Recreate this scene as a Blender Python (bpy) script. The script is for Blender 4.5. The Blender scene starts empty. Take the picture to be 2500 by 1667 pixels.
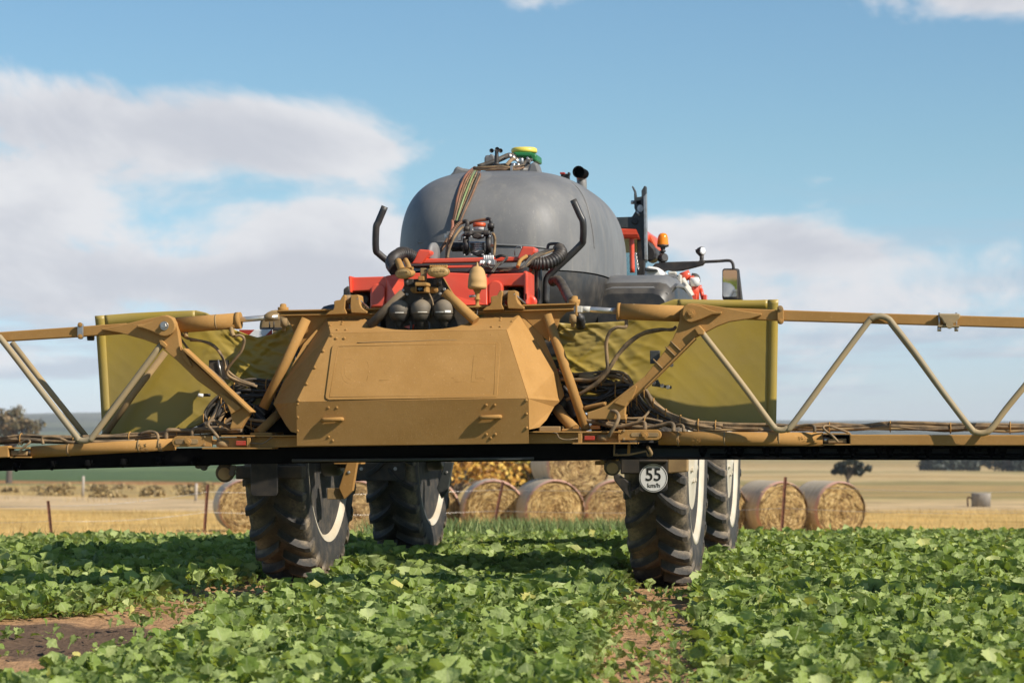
import bpy, bmesh, math, random
import numpy as np
from mathutils import Vector, Matrix, noise as mnoise
R = math.radians
rnd = random.Random(7)
scene = bpy.context.scene
col = scene.collection

# ------------------------------------------------------------------ camera
F, HX, HY, CZ = 6463.0, 1250.0, 1036.0, 1.12      # focal length and horizon in pixels of a 2500 px wide frame, eye height in m
cam_data = bpy.data.cameras.new('camera')
cam = bpy.data.objects.new('camera', cam_data); col.objects.link(cam)
cam.location = (0, 0, CZ); cam.rotation_euler = (R(90), 0, 0)
cam_data.sensor_width = 36.0
cam_data.lens = F / 2500 * 36
cam_data.shift_y = (HY - 833.5) / 2500
cam_data.clip_start = 0.1; cam_data.clip_end = 20000
cam_data.dof.use_dof = True
cam_data.dof.focus_distance = 17.3
cam_data.dof.aperture_fstop = 4.6
scene.camera = cam

# ------------------------------------------------------------------ sun, sky, exposure
SUN = Vector((1.0, -0.62, 0.86)).normalized()       # towards the sun: right of and behind the camera
SUN_EL = math.asin(SUN.z); SUN_AZ = math.atan2(SUN.x, SUN.y)
sun_data = bpy.data.lights.new('sun', 'SUN')
sun_data.energy = 5.0; sun_data.angle = R(0.5); sun_data.color = (1.0, 0.925, 0.81)
sun = bpy.data.objects.new('sun', sun_data); col.objects.link(sun)
sun.rotation_euler = SUN.to_track_quat('Z', 'Y').to_euler()
scene.view_settings.view_transform = 'Standard'
scene.view_settings.look = 'None'
scene.view_settings.gamma = 1.0
scene.view_settings.exposure = 0.32
cy = scene.cycles
cy.max_bounces = 6; cy.diffuse_bounces = 2; cy.glossy_bounces = 3; cy.transmission_bounces = 4; cy.transparent_max_bounces = 4; cy.volume_bounces = 0
cy.caustics_reflective = False; cy.caustics_refractive = False

class NT:
    """small helper that writes shader arithmetic"""
    def __init__(s, tree): s.t = tree; s.n = tree.nodes; s.l = tree.links
    def node(s, kind, **kw):
        n = s.n.new(kind)
        for k, v in kw.items(): setattr(n, k, v)
        return n
    def put(s, sock, v):
        if isinstance(v, bpy.types.NodeSocket): s.l.new(v, sock)
        elif v is not None: sock.default_value = v
    def m(s, op, a, b=None, c=None, clamp=False):
        n = s.node('ShaderNodeMath', operation=op, use_clamp=clamp)
        s.put(n.inputs[0], a)
        if b is not None: s.put(n.inputs[1], b)
        if c is not None: s.put(n.inputs[2], c)
        return n.outputs[0]
    def xyz(s, a, b, c):
        n = s.node('ShaderNodeCombineXYZ')
        for i, v in enumerate((a, b, c)): s.put(n.inputs[i], v)
        return n.outputs[0]
    def sep(s, v):
        n = s.node('ShaderNodeSeparateXYZ'); s.put(n.inputs[0], v); return n.outputs
    def noise(s, vec, scale, detail=4, rough=0.55, dist=0.0, out=0):
        n = s.node('ShaderNodeTexNoise')
        if vec is not None: s.put(n.inputs['Vector'], vec)
        n.inputs['Scale'].default_value = scale; n.inputs['Detail'].default_value = detail
        n.inputs['Roughness'].default_value = rough; n.inputs['Distortion'].default_value = dist
        return n.outputs[out]
    def mix(s, f, a, b, mode='MIX'):
        n = s.node('ShaderNodeMix', data_type='RGBA', blend_type=mode)
        s.put(n.inputs[0], f); s.put(n.inputs[6], a); s.put(n.inputs[7], b)
        return n.outputs[2]
    def ramp(s, f, stops, interp='LINEAR'):
        n = s.node('ShaderNodeValToRGB'); s.put(n.inputs[0], f)
        n.color_ramp.interpolation = interp
        e = n.color_ramp.elements
        while len(e) < len(stops): e.new(0.5)
        for el, (p, c) in zip(e, stops):
            el.position = p; el.color = (*c, 1) if len(c) == 3 else c
        return n.outputs[0]
    def smooth(s, v, a, b, lo=0.0, hi=1.0):
        n = s.node('ShaderNodeMapRange', interpolation_type='SMOOTHSTEP')
        s.put(n.inputs[0], v)
        for i, k in zip((1, 2, 3, 4), (a, b, lo, hi)): n.inputs[i].default_value = k
        return n.outputs[0]

def c4(c): return (*c, 1.0) if len(c) == 3 else c

# ------------------------------------------------------------------ world
world = bpy.data.worlds.new('World'); scene.world = world
world.use_nodes = True
wt = world.node_tree; wt.nodes.clear(); w = NT(wt)
out = w.node('ShaderNodeOutputWorld'); bg = w.node('ShaderNodeBackground')
bg.inputs[1].default_value = 0.08
wt.links.new(bg.outputs[0], out.inputs[0])
sky = w.node('ShaderNodeTexSky', sky_type='NISHITA', sun_disc=False)
sky.sun_elevation = SUN_EL; sky.sun_rotation = SUN_AZ
sky.altitude = 300; sky.air_density = 1.0; sky.dust_density = 0.2; sky.ozone_density = 3.0
tc = w.node('ShaderNodeTexCoord')
dx, dy, dz = w.sep(tc.outputs['Generated'])
az = w.m('ARCTAN2', dx, dy)                                   # 0 straight ahead
el = w.m('ARCSINE', dz)
elc = w.m('MAXIMUM', el, 0.0)
q = w.xyz(az, w.m('MULTIPLY', elc, 1.9), 0.37)
def shifted(v, d):
    n = w.node('ShaderNodeVectorMath', operation='ADD'); wt.links.new(v, n.inputs[0]); n.inputs[1].default_value = d
    return n.outputs[0]
def cloud_field(vec):
    a = w.noise(vec, 11.0, 10, 0.60, 0.35)
    b = w.noise(vec, 3.2, 2, 0.5)
    return w.m('ADD', w.m('MULTIPLY', w.m('SUBTRACT', w.m('ADD', w.m('MULTIPLY', a, 0.74), w.m('MULTIPLY', b, 0.26)), 0.5), 2.5), 0.5)
f0 = cloud_field(q)
f1 = cloud_field(shifted(q, (0.010, 0.030, 0)))               # the same cloud a little higher up, towards the light
# where the cloud banks of this sky stand: pixel centre, half width, half height, weight
def bank(px, py, rx, ry, wgt):
    k = 1.0629
    return (math.atan((px * k - HX) / F), math.atan((HY - py * k) / F), rx * k / F, ry * k / F, wgt)
banks = [bank(40, 300, 360, 125, .42), bank(430, 300, 330, 120, .42), bank(840, 335, 350, 88, .56), bank(880, 215, 130, 45, .22),
         bank(60, 500, 300, 95, .36), bank(690, 525, 330, 75, .36), bank(330, 650, 480, 60, .40), bank(700, 650, 330, 50, .38),
         bank(660, 45, 95, 55, .42), bank(1210, 0, 140, 60, .42), bank(2230, 10, 260, 80, .44), bank(1640, 540, 300, 62, .40), bank(1880, 600, 200, 60, .25),
         bank(2200, 590, 350, 80, .42), bank(2330, 395, 180, 28, .22), bank(1950, 415, 200, 22, .18), bank(2100, 700, 600, 50, .30),
         bank(1176, 790, 1600, 80, .17), bank(350, 730, 700, 50, .32), bank(200, 830, 500, 30, .2),
         bank(1700, 230, 680, 200, -.40), bank(300, 60, 460, 95, -.36), bank(900, 95, 280, 80, -.30), bank(330, 500, 110, 55, -.34), bank(620, 440, 160, 25, -.2), bank(960, 470, 90, 60, -.2), bank(1230, 450, 150, 130, -.25), bank(1330, 130, 220, 110, -.3)]
acc = None
for (ba, be, rx, ry, wg) in banks:
    gx = w.m('DIVIDE', w.m('SUBTRACT', az, ba), rx); gy = w.m('DIVIDE', w.m('SUBTRACT', el, be), ry)
    r2 = w.m('ADD', w.m('MULTIPLY', gx, gx), w.m('MULTIPLY', gy, gy))
    g = w.m('MULTIPLY', w.m('EXPONENT', w.m('MULTIPLY', r2, -0.8)), wg * (1.08 if wg > 0 else 0.9))
    acc = g if acc is None else w.m('ADD', acc, g)
cov = w.m('ADD', f0, acc)
mask = w.smooth(cov, 0.60, 0.92)
shade = w.smooth(w.m('ADD', f1, acc), 0.66, 1.25)
# thin streaks of far cloud close to the horizon
streak = w.noise(w.xyz(w.m('MULTIPLY', az, 9.0), w.m('MULTIPLY', elc, 95.0), 2.2), 1.0, 5, 0.6, 0.2)
low = w.m('SUBTRACT', 1.0, w.smooth(el, 0.0, 0.11))
smask = w.m('MULTIPLY', w.m('MULTIPLY', w.smooth(streak, 0.45, 0.62), w.smooth(el, 0.0, 0.012)), w.m('MULTIPLY', low, 0.85))
ccol = w.mix(shade, (8.1, 8.1, 8.35, 1), (6.0, 6.15, 6.75, 1))
skyc = w.mix(1.0, sky.outputs[0], w.mix(low, (0.86, 1.05, 1.10, 1), (0.885, 1.06, 1.50, 1)), 'MULTIPLY')
skyc = w.mix(smask, skyc, (4.9, 5.4, 6.4, 1))
final = w.mix(w.m('MULTIPLY', mask, 0.95), skyc, ccol)
wt.links.new(final, bg.inputs[0])

# ------------------------------------------------------------------ materials
def pmat(name, c, rough=0.6, metal=0.0, c2=None, nscale=8.0, bump=0.0, bscale=60.0, spec=0.5, coat=0.0,
         dust=0.0, dust_c=(0.40, 0.27, 0.14), dscale=5.0, detail=5, transl=0.0):
    m = bpy.data.materials.new(name); m.use_nodes = True
    t = NT(m.node_tree); b = m.node_tree.nodes['Principled BSDF']
    tcn = t.node('ShaderNodeTexCoord').outputs['Object']
    colr = c4(c)
    if c2 is not None:
        colr = t.mix(t.smooth(t.noise(tcn, nscale, detail), 0.35, 0.65), c4(c), c4(c2))
    if dust > 0:
        g = t.node('ShaderNodeNewGeometry')
        up = t.sep(g.outputs['Normal'])[2]
        n = t.noise(tcn, dscale, 6, 0.65)
        f = t.m('ADD', t.m('MULTIPLY', up, 0.28), t.m('MULTIPLY', t.m('SUBTRACT', n, 0.5), 1.6))
        f = t.m('MULTIPLY', t.smooth(f, -0.25, 0.45), dust)
        colr = t.mix(f, colr, c4(dust_c))
        rr = t.m('ADD', rough, t.m('MULTIPLY', f, 0.9 - rough)); t.put(b.inputs['Roughness'], rr)
    else:
        b.inputs['Roughness'].default_value = rough
    t.put(b.inputs['Base Color'], colr)
    b.inputs['Metallic'].default_value = metal
    b.inputs['Specular IOR Level'].default_value = spec
    b.inputs['Coat Weight'].default_value = coat
    if bump > 0:
        bn = t.node('ShaderNodeBump'); bn.inputs['Strength'].default_value = bump; bn.inputs['Distance'].default_value = 0.01
        t.put(bn.inputs['Height'], t.noise(tcn, bscale, 4, 0.6)); t.put(b.inputs['Normal'], bn.outputs[0])
    return m

DUSTC = (0.46, 0.29, 0.115)
M = {}
M['dust_plain'] = pmat('dusty tan paint', (0.40, 0.226, 0.070), 0.85, c2=(0.46, 0.276, 0.098), nscale=3.5, bump=0.12, bscale=160, spec=0.25)
def dust_mat():
    m = bpy.data.materials.new('dust caked tan paint'); m.use_nodes = True
    t = NT(m.node_tree); b = m.node_tree.nodes['Principled BSDF']
    o = t.node('ShaderNodeTexCoord').outputs['Object']
    big = t.noise(o, 3.2, 9, 0.62); mid = t.noise(o, 26.0, 6, 0.7); fine = t.noise(o, 240.0, 3, 0.6)
    c = t.mix(t.smooth(big, 0.34, 0.66), (0.365, 0.193, 0.056, 1), (0.42, 0.229, 0.073, 1))
    c = t.mix(t.m('MULTIPLY', t.smooth(mid, 0.54, 0.74), 0.25), c, (0.28, 0.16, 0.058, 1))
    c = t.mix(t.m('MULTIPLY', t.smooth(fine, 0.56, 0.68), 0.4), c, (0.24, 0.14, 0.052, 1))
    c = t.mix(t.m('MULTIPLY', t.smooth(t.noise(o, 90.0, 4, 0.6), 0.60, 0.72), 0.35), c, (0.60, 0.41, 0.20, 1))
    t.put(b.inputs['Base Color'], c); b.inputs['Roughness'].default_value = 0.85; b.inputs['Specular IOR Level'].default_value = 0.2
    bn = t.node('ShaderNodeBump'); bn.inputs['Strength'].default_value = 0.25; bn.inputs['Distance'].default_value = 0.01
    t.put(bn.inputs['Height'], t.m('ADD', t.m('MULTIPLY', mid, 0.6), t.m('MULTIPLY', fine, 0.5))); t.put(b.inputs['Normal'], bn.outputs[0])
    return m
M['dust'] = dust_mat()
M['dust_dark'] = pmat('dusty brown paint', (0.25, 0.165, 0.08), 0.8, c2=(0.36, 0.24, 0.11), nscale=6, bump=0.15, bscale=120, spec=0.25)
M['dust_black'] = pmat('black plate under dust', (0.035, 0.03, 0.025), 0.6, dust=0.75, dust_c=(0.22, 0.15, 0.075), dscale=4)
M['boom_grey'] = pmat('grey beige boom paint', (0.31, 0.25, 0.155), 0.6, c2=(0.37, 0.27, 0.14), nscale=2.0, bump=0.06, bscale=80, spec=0.3)
M['hose_dust'] = pmat('dusty rubber hose', (0.13, 0.095, 0.06), 0.75, c2=(0.30, 0.20, 0.105), nscale=14, bump=0.2, bscale=90, spec=0.3)
M['hose_black'] = pmat('black rubber hose', (0.018, 0.018, 0.018), 0.5, dust=0.45, dust_c=(0.20, 0.15, 0.09), dscale=9)
M['hose_brown'] = pmat('brown rubber hose', (0.16, 0.075, 0.035), 0.6, c2=(0.24, 0.13, 0.07), nscale=12)
M['hose_orange'] = pmat('faded orange hose', (0.30, 0.11, 0.06), 0.6, c2=(0.20, 0.10, 0.055), nscale=10)
M['cable_green'] = pmat('green yellow earth cable', (0.20, 0.25, 0.10), 0.5)
M['black'] = pmat('black plastic', (0.015, 0.015, 0.016), 0.45, dust=0.35, dust_c=(0.16, 0.12, 0.08), dscale=8)
M['void'] = pmat('black under-boom plastic and shade backing', (0.004, 0.004, 0.004), 0.9, spec=0.05)  # also colours the black sheets that stand for shade inside the boom
M['black_steel'] = pmat('black painted steel tube', (0.028, 0.029, 0.031), 0.38, dust=0.25, dust_c=(0.16, 0.13, 0.09), dscale=12)
M['grey_steel'] = pmat('dark grey painted steel', (0.035, 0.042, 0.045), 0.45, dust=0.25, dust_c=(0.2, 0.17, 0.12), dscale=6)
M['steel'] = pmat('bare galvanised steel', (0.55, 0.54, 0.52), 0.38, 0.85, c2=(0.42, 0.38, 0.33), nscale=20)
M['chrome'] = pmat('chromed piston rod', (0.72, 0.70, 0.66), 0.30, 0.75, c2=(0.55, 0.48, 0.38), nscale=6)
def tank_mat():
    m = bpy.data.materials.new('grey moulded polyethylene, dusty'); m.use_nodes = True
    t = NT(m.node_tree); b = m.node_tree.nodes['Principled BSDF']
    o = t.node('ShaderNodeTexCoord').outputs['Object']; x, y, z = t.sep(o)
    big = t.noise(o, 1.8, 6, 0.6); run = t.noise(t.xyz(t.m('MULTIPLY', x, 16.0), t.m('MULTIPLY', y, 16.0), t.m('MULTIPLY', z, 0.9)), 1.0, 5, 0.6)
    spk = t.noise(o, 120.0, 2, 0.5); scf = t.noise(t.xyz(t.m('MULTIPLY', x, 30.0), t.m('MULTIPLY', y, 30.0), t.m('MULTIPLY', z, 7.0)), 1.0, 4, 0.7, 1.0)
    c = t.mix(t.smooth(big, 0.35, 0.65), (0.135, 0.135, 0.134, 1), (0.185, 0.182, 0.175, 1))
    c = t.mix(t.m('MULTIPLY', t.smooth(run, 0.50, 0.72), 0.40), c, (0.25, 0.235, 0.205, 1))
    c = t.mix(t.m('MULTIPLY', t.smooth(scf, 0.66, 0.74), 0.45), c, (0.30, 0.28, 0.25, 1))
    c = t.mix(t.m('MULTIPLY', t.smooth(spk, 0.68, 0.74), 0.7), c, (0.42, 0.39, 0.34, 1))
    # a wiped round patch and hand smears below the filler
    dx_ = t.m('DIVIDE', t.m('SUBTRACT', x, 0.02), 0.085); dz_ = t.m('DIVIDE', t.m('SUBTRACT', z, 2.90), 0.05)
    rr = t.m('ADD', t.m('MULTIPLY', dx_, dx_), t.m('MULTIPLY', dz_, dz_))
    ring = t.m('MULTIPLY', t.m('SUBTRACT', 1.0, t.smooth(rr, 0.8, 1.1)), t.m('SUBTRACT', 1.0, t.smooth(y, 0.6, 1.0)))
    c = t.mix(t.m('MULTIPLY', ring, 0.35), c, (0.27, 0.25, 0.22, 1))
    t.put(b.inputs['Base Color'], c); t.put(b.inputs['Roughness'], t.m('ADD', 0.40, t.m('MULTIPLY', run, 0.25))); b.inputs['Specular IOR Level'].default_value = 0.45
    bn = t.node('ShaderNodeBump'); bn.inputs['Strength'].default_value = 0.10; bn.inputs['Distance'].default_value = 0.01
    t.put(bn.inputs['Height'], t.noise(o, 160, 3)); t.put(b.inputs['Normal'], bn.outputs[0])
    return m
M['tank'] = tank_mat()
M['tank_low'] = pmat('black polyethylene and shaded tank belly', (0.03, 0.03, 0.03), 0.36, dust=0.28, dust_c=(0.22, 0.18, 0.13), dscale=9, spec=0.5)  # real black on the cowls, painted shade on the lower tank
M['red'] = pmat('red machine paint', (0.80, 0.085, 0.035), 0.36, c2=(0.74, 0.075, 0.032), nscale=3, coat=0.4, dust=0.16, dust_c=(0.55, 0.25, 0.14), dscale=4)
M['white'] = pmat('white paint', (0.80, 0.79, 0.76), 0.45, dust=0.2, dust_c=(0.5, 0.42, 0.3))
M['rim'] = pmat('off white rim paint', (0.60, 0.55, 0.45), 0.42, c2=(0.50, 0.44, 0.33), nscale=4, dust=0.35, dust_c=(0.50, 0.38, 0.22), dscale=6)
M['tarp'] = pmat('yellow PVC curtain', (0.385, 0.272, 0.040), 0.36, c2=(0.33, 0.245, 0.050), nscale=2.0, bump=0.05, bscale=40, dust=0.35, dust_c=(0.40, 0.28, 0.10), dscale=2.0, spec=0.5)
M['decal'] = pmat('white decal', (0.78, 0.78, 0.76), 0.5, c2=(0.6, 0.58, 0.52), nscale=30)
M['label'] = pmat('paper label', (0.55, 0.52, 0.45), 0.6)
M['ink'] = pmat('black print', (0.012, 0.012, 0.012), 0.5)
M['green'] = pmat('green plastic receiver case', (0.02, 0.16, 0.045), 0.4)
M['yellow'] = pmat('yellow plastic receiver lid', (0.75, 0.60, 0.10), 0.4)
M['amber_dust'] = pmat('dust covered beacon lens', (0.50, 0.31, 0.125), 0.7, c2=(0.46, 0.28, 0.10), nscale=6, spec=0.3)
M['cap_red'] = pmat('orange red cap', (0.62, 0.10, 0.03), 0.45)
M['refl_red'] = pmat('red reflector', (0.42, 0.03, 0.015), 0.25, dust=0.35)
M['refl_orange'] = pmat('orange reflector', (0.75, 0.22, 0.01), 0.25)
M['lens'] = pmat('dusty lamp lens', (0.40, 0.25, 0.085), 0.6, c2=(0.48, 0.32, 0.13), nscale=40, bump=0.3, bscale=60)
M['clear'] = pmat('clear lamp lens', (0.8, 0.8, 0.8), 0.1, 0.3)
M['alu'] = pmat('cast aluminium', (0.62, 0.60, 0.55), 0.35, 0.8, c2=(0.5, 0.47, 0.42), nscale=15)
M['rust'] = pmat('rusted steel', (0.20, 0.075, 0.04), 0.85, c2=(0.10, 0.045, 0.03), nscale=12, bump=0.2)
M['mirror'] = pmat('mirror glass', (0.85, 0.86, 0.86), 0.02, 1.0)
M['amber'] = pmat('amber beacon lens', (0.85, 0.25, 0.005), 0.15, coat=0.5)
def glass_mat():
    m = bpy.data.materials.new('tinted cab glass'); m.use_nodes = True
    b = m.node_tree.nodes['Principled BSDF']
    b.inputs['Base Color'].default_value = (0.55, 0.66, 0.66, 1); b.inputs['Roughness'].default_value = 0.03
    b.inputs['Transmission Weight'].default_value = 1.0; b.inputs['IOR'].default_value = 1.45
    return m
M['glass'] = glass_mat()

def tyre_mat():
    m = bpy.data.materials.new('tyre rubber with dried soil'); m.use_nodes = True
    t = NT(m.node_tree); b = m.node_tree.nodes['Principled BSDF']
    o = t.node('ShaderNodeTexCoord').outputs['Object']
    x, y, z = t.sep(o)
    r = t.m('SQRT', t.m('ADD', t.m('MULTIPLY', y, y), t.m('MULTIPLY', z, z)))
    n = t.noise(o, 9.0, 6, 0.65); n2 = t.noise(o, 60.0, 3)
    grip = t.m('SUBTRACT', 1.0, t.smooth(r, 0.89, 0.935))        # soil stays between the lugs
    tread = t.smooth(r, 0.80, 0.88)
    f = t.m('MULTIPLY', t.m('MULTIPLY', t.smooth(t.m('ADD', t.m('MULTIPLY', n, 0.8), t.m('MULTIPLY', n2, 0.25)), 0.30, 0.80), tread), t.m('ADD', t.m('MULTIPLY', grip, 0.78), 0.05))
    shoulder = t.smooth(t.m('ABSOLUTE', x), 0.07, 0.17)
    f = t.m('MULTIPLY', f, t.m('ADD', 0.35, t.m('MULTIPLY', shoulder, 1.1)), clamp=True)
    side = t.m('MULTIPLY', t.smooth(n, 0.40, 0.85), 0.30)
    f = t.m('MAXIMUM', f, side)
    c = t.mix(f, (0.034, 0.033, 0.032, 1), (0.33, 0.255, 0.17, 1))
    t.put(b.inputs['Base Color'], c); b.inputs['Roughness'].default_value = 0.72; b.inputs['Specular IOR Level'].default_value = 0.4
    bn = t.node('ShaderNodeBump'); bn.inputs['Strength'].default_value = 0.35; bn.inputs['Distance'].default_value = 0.01
    t.put(bn.inputs['Height'], t.noise(o, 90, 3)); t.put(b.inputs['Normal'], bn.outputs[0])
    return m
M['tyre'] = tyre_mat()

# ------------------------------------------------------------------ object helpers
def tag(o, label=None, category=None, group=None, kind=None):
    if label: o['label'] = label
    if category: o['category'] = category
    if group: o['group'] = group
    if kind: o['kind'] = kind
    return o
def empty(name, loc=(0, 0, 0), rz=0.0, parent=None):
    o = bpy.data.objects.new(name, None); col.objects.link(o)
    o.location = loc; o.rotation_euler = (0, 0, rz); o.empty_display_size = 0.2
    if parent: o.parent = parent
    return o
class MB:
    def __init__(s): s.v = []; s.f = []; s.sm = []
    def add(s, vs, fs, smooth=False):
        k = len(s.v); s.v += [tuple(p) for p in vs]
        s.f += [tuple(i + k for i in f) for f in fs]; s.sm += [smooth] * len(fs)
        return s
    def box(s, c, d, m=None):
        (cx, cy, cz), (a, b, h) = c, (d[0] / 2, d[1] / 2, d[2] / 2)
        vs = [Vector((sx * a, sy * b, sz * h)) for sx in (-1, 1) for sy in (-1, 1) for sz in (-1, 1)]
        if m is not None: vs = [m @ p for p in vs]
        vs = [p + Vector(c) for p in vs]
        return s.add(vs, [(0, 1, 3, 2), (4, 6, 7, 5), (0, 4, 5, 1), (2, 3, 7, 6), (0, 2, 6, 4), (1, 5, 7, 3)])
    def prism(s, poly, v0, v1):
        """poly: (u, w) outline at the near face v0, pushed back to v1"""
        n = len(poly)
        a = sum(poly[i][0] * poly[(i + 1) % n][1] - poly[(i + 1) % n][0] * poly[i][1] for i in range(n))
        if a < 0: poly = poly[::-1]
        vs = [(p[0], v0, p[1]) for p in poly] + [(p[0], v1, p[1]) for p in poly]
        fs = [tuple(range(n)), tuple(range(2 * n - 1, n - 1, -1))] + [(i + n, (i + 1) % n + n, (i + 1) % n, i) for i in range(n)]
        return s.add(vs, fs)
    def tube(s, pts, r, seg=10, smooth_path=True, sub=5, caps=True, rfun=None):
        pts = [Vector(p) for p in pts]
        if smooth_path and len(pts) > 2: pts = catmull(pts, sub)
        n = len(pts); rings = []
        up = None
        for i, p in enumerate(pts):
            t = (pts[min(i + 1, n - 1)] - pts[max(i - 1, 0)]).normalized()
            if up is None:
                up = t.orthogonal().normalized()
            else:
                up = (up - t * up.dot(t)).normalized()
            b = t.cross(up)
            rr = r if rfun is None else r * rfun(i / (n - 1), i)
            rings.append([p + (up * math.cos(k * 2 * math.pi / seg) + b * math.sin(k * 2 * math.pi / seg)) * rr for k in range(seg)])
        vs = [p for rg in rings for p in rg]
        fs = [(i * seg + k, i * seg + (k + 1) % seg, (i + 1) * seg + (k + 1) % seg, (i + 1) * seg + k) for i in range(n - 1) for k in range(seg)]
        s.add(vs, fs, True)
        if caps:
            k0 = len(s.v) - len(vs)
            s.f += [tuple(k0 + j for j in range(seg - 1, -1, -1)), tuple(k0 + (n - 1) * seg + j for j in range(seg))]; s.sm += [False, False]
        return s
    def lathe(s, c, axis, prof, seg=20, smooth=True, caps=True):
        """prof: list of (distance along axis, radius)"""
        axis = Vector(axis).normalized(); a = axis.orthogonal().normalized(); b = axis.cross(a); c = Vector(c)
        vs = []
        for h, r in prof:
            for k in range(seg):
                t = 2 * math.pi * k / seg
                vs.append(c + axis * h + (a * math.cos(t) + b * math.sin(t)) * max(r, 1e-4))
        fs = [(i * seg + k, i * seg + (k + 1) % seg, (i + 1) * seg + (k + 1) % seg, (i + 1) * seg + k) for i in range(len(prof) - 1) for k in range(seg)]
        s.add(vs, fs, smooth)
        if not caps or (abs(prof[0][0] - prof[-1][0]) < 1e-9 and abs(prof[0][1] - prof[-1][1]) < 1e-9): return s
        k0 = len(s.v) - len(vs)
        s.f += [tuple(k0 + j for j in range(seg - 1, -1, -1)), tuple(k0 + (len(prof) - 1) * seg + j for j in range(seg))]; s.sm += [False, False]
        return s
    def grid(s, fn, nu, nv, smooth=True):
        vs = [fn(i / nu, j / nv) for j in range(nv + 1) for i in range(nu + 1)]
        fs = [(j * (nu + 1) + i, j * (nu + 1) + i + 1, (j + 1) * (nu + 1) + i + 1, (j + 1) * (nu + 1) + i) for j in range(nv) for i in range(nu)]
        return s.add(vs, fs, smooth)
    def mesh(s, name):
        me = bpy.data.meshes.new(name); me.from_pydata(s.v, [], s.f)
        me.polygons.foreach_set('use_smooth', s.sm); me.update()
        return me
    def build(s, name, mat, parent=None, bevel=0.0, solid=0.0, label=None):
        me = s.mesh(name); me.materials.append(M[mat] if isinstance(mat, str) else mat)
        o = bpy.data.objects.new(name, me); col.objects.link(o)
        if parent is not None: o.parent = parent
        if solid:
            md = o.modifiers.new('solid', 'SOLIDIFY'); md.thickness = solid; md.offset = 0
        if bevel:
            md = o.modifiers.new('bevel', 'BEVEL'); md.width = bevel; md.segments = 2; md.limit_method = 'ANGLE'; md.angle_limit = R(40)
        if label: o['label'] = label
        return o
def catmull(p, sub):
    o = []
    q_ = [p[0] * 2 - p[1]] + list(p) + [p[-1] * 2 - p[-2]]
    for i in range(1, len(q_) - 2):
        a, b, c, d = q_[i - 1:i + 3]
        for k in range(sub):
            t = k / sub
            o.append(0.5 * ((2 * b) + (c - a) * t + (2 * a - 5 * b + 4 * c - d) * t * t + (3 * b - 3 * c + d - a) * t ** 3))
    o.append(p[-1]); return o
def lerp(a, b, t): return a + (b - a) * t
def pw(x, pts):
    """piecewise linear"""
    if x <= pts[0][0]: return pts[0][1]
    for (a, fa), (b, fb) in zip(pts, pts[1:]):
        if x <= b: return fa + (fb - fa) * (x - a) / (b - a)
    return pts[-1][1]
# ------------------------------------------------------------------ the land
def ray(px, py, D): return Vector(((px - HX) / F * D, D, CZ + (HY - py) / F * D))
PROF = [(0, 0), (20, 0), (24, -0.05), (30, -0.24), (36, -0.42), (48, -1.00), (60, -1.54), (66, -1.68), (80, -1.86), (95, -1.97), (120, -2.33), (250, -4.5), (450, -7.2), (700, -9.4),
        (1100, -10.8), (1500, -9.0), (1900, -4.5), (2500, 3.0), (3300, 12.0), (4200, 15.0), (6500, 12.0)]
def hill(x, y):
    if y < 900: return 0.0
    k = min(1.0, (y - 900) / 1500)
    a = x / y
    h = 6 * mnoise.noise((x / 420, y / 600, 3.1)) + 2.5 * mnoise.noise((x / 130, y / 200, 7.7))
    return k * (h - 11.0 * max(0.0, min(1.0, (a + 0.06) / 0.2)))
def gz(x, y):
    z = pw(y, PROF)
    if y > 40: z += 0.35 * min(1, (y - 40) / 80) * mnoise.noise((x / 22, y / 40, 0.5)) + min(1, max(0, (y - 150) / 300)) * 1.1 * mnoise.noise((x / 90, y / 130, 5.5))
    return z + hill(x, y)
# wheel tracks that run from the rear wheels towards the camera
def track_x(side, y):
    t = (19.0 - y)
    if side < 0: return -1.62 - 0.115 * t
    return 1.05 - 0.062 * t
def track_w(x, y):
    """0 outside, 1 in the middle of a wheel track"""
    if y > 21: return 0.0
    best = 0.0
    for s in (-1, 1):
        d = abs(x - track_x(s, y)) / (0.42 if s < 0 and y < 18.3 else 0.25)
        best = max(best, 1 - d * d) if d < 1 else best
    return best
def edge_y(x): return 33.0 + 0.55 * max(-8, min(9, x))

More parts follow.
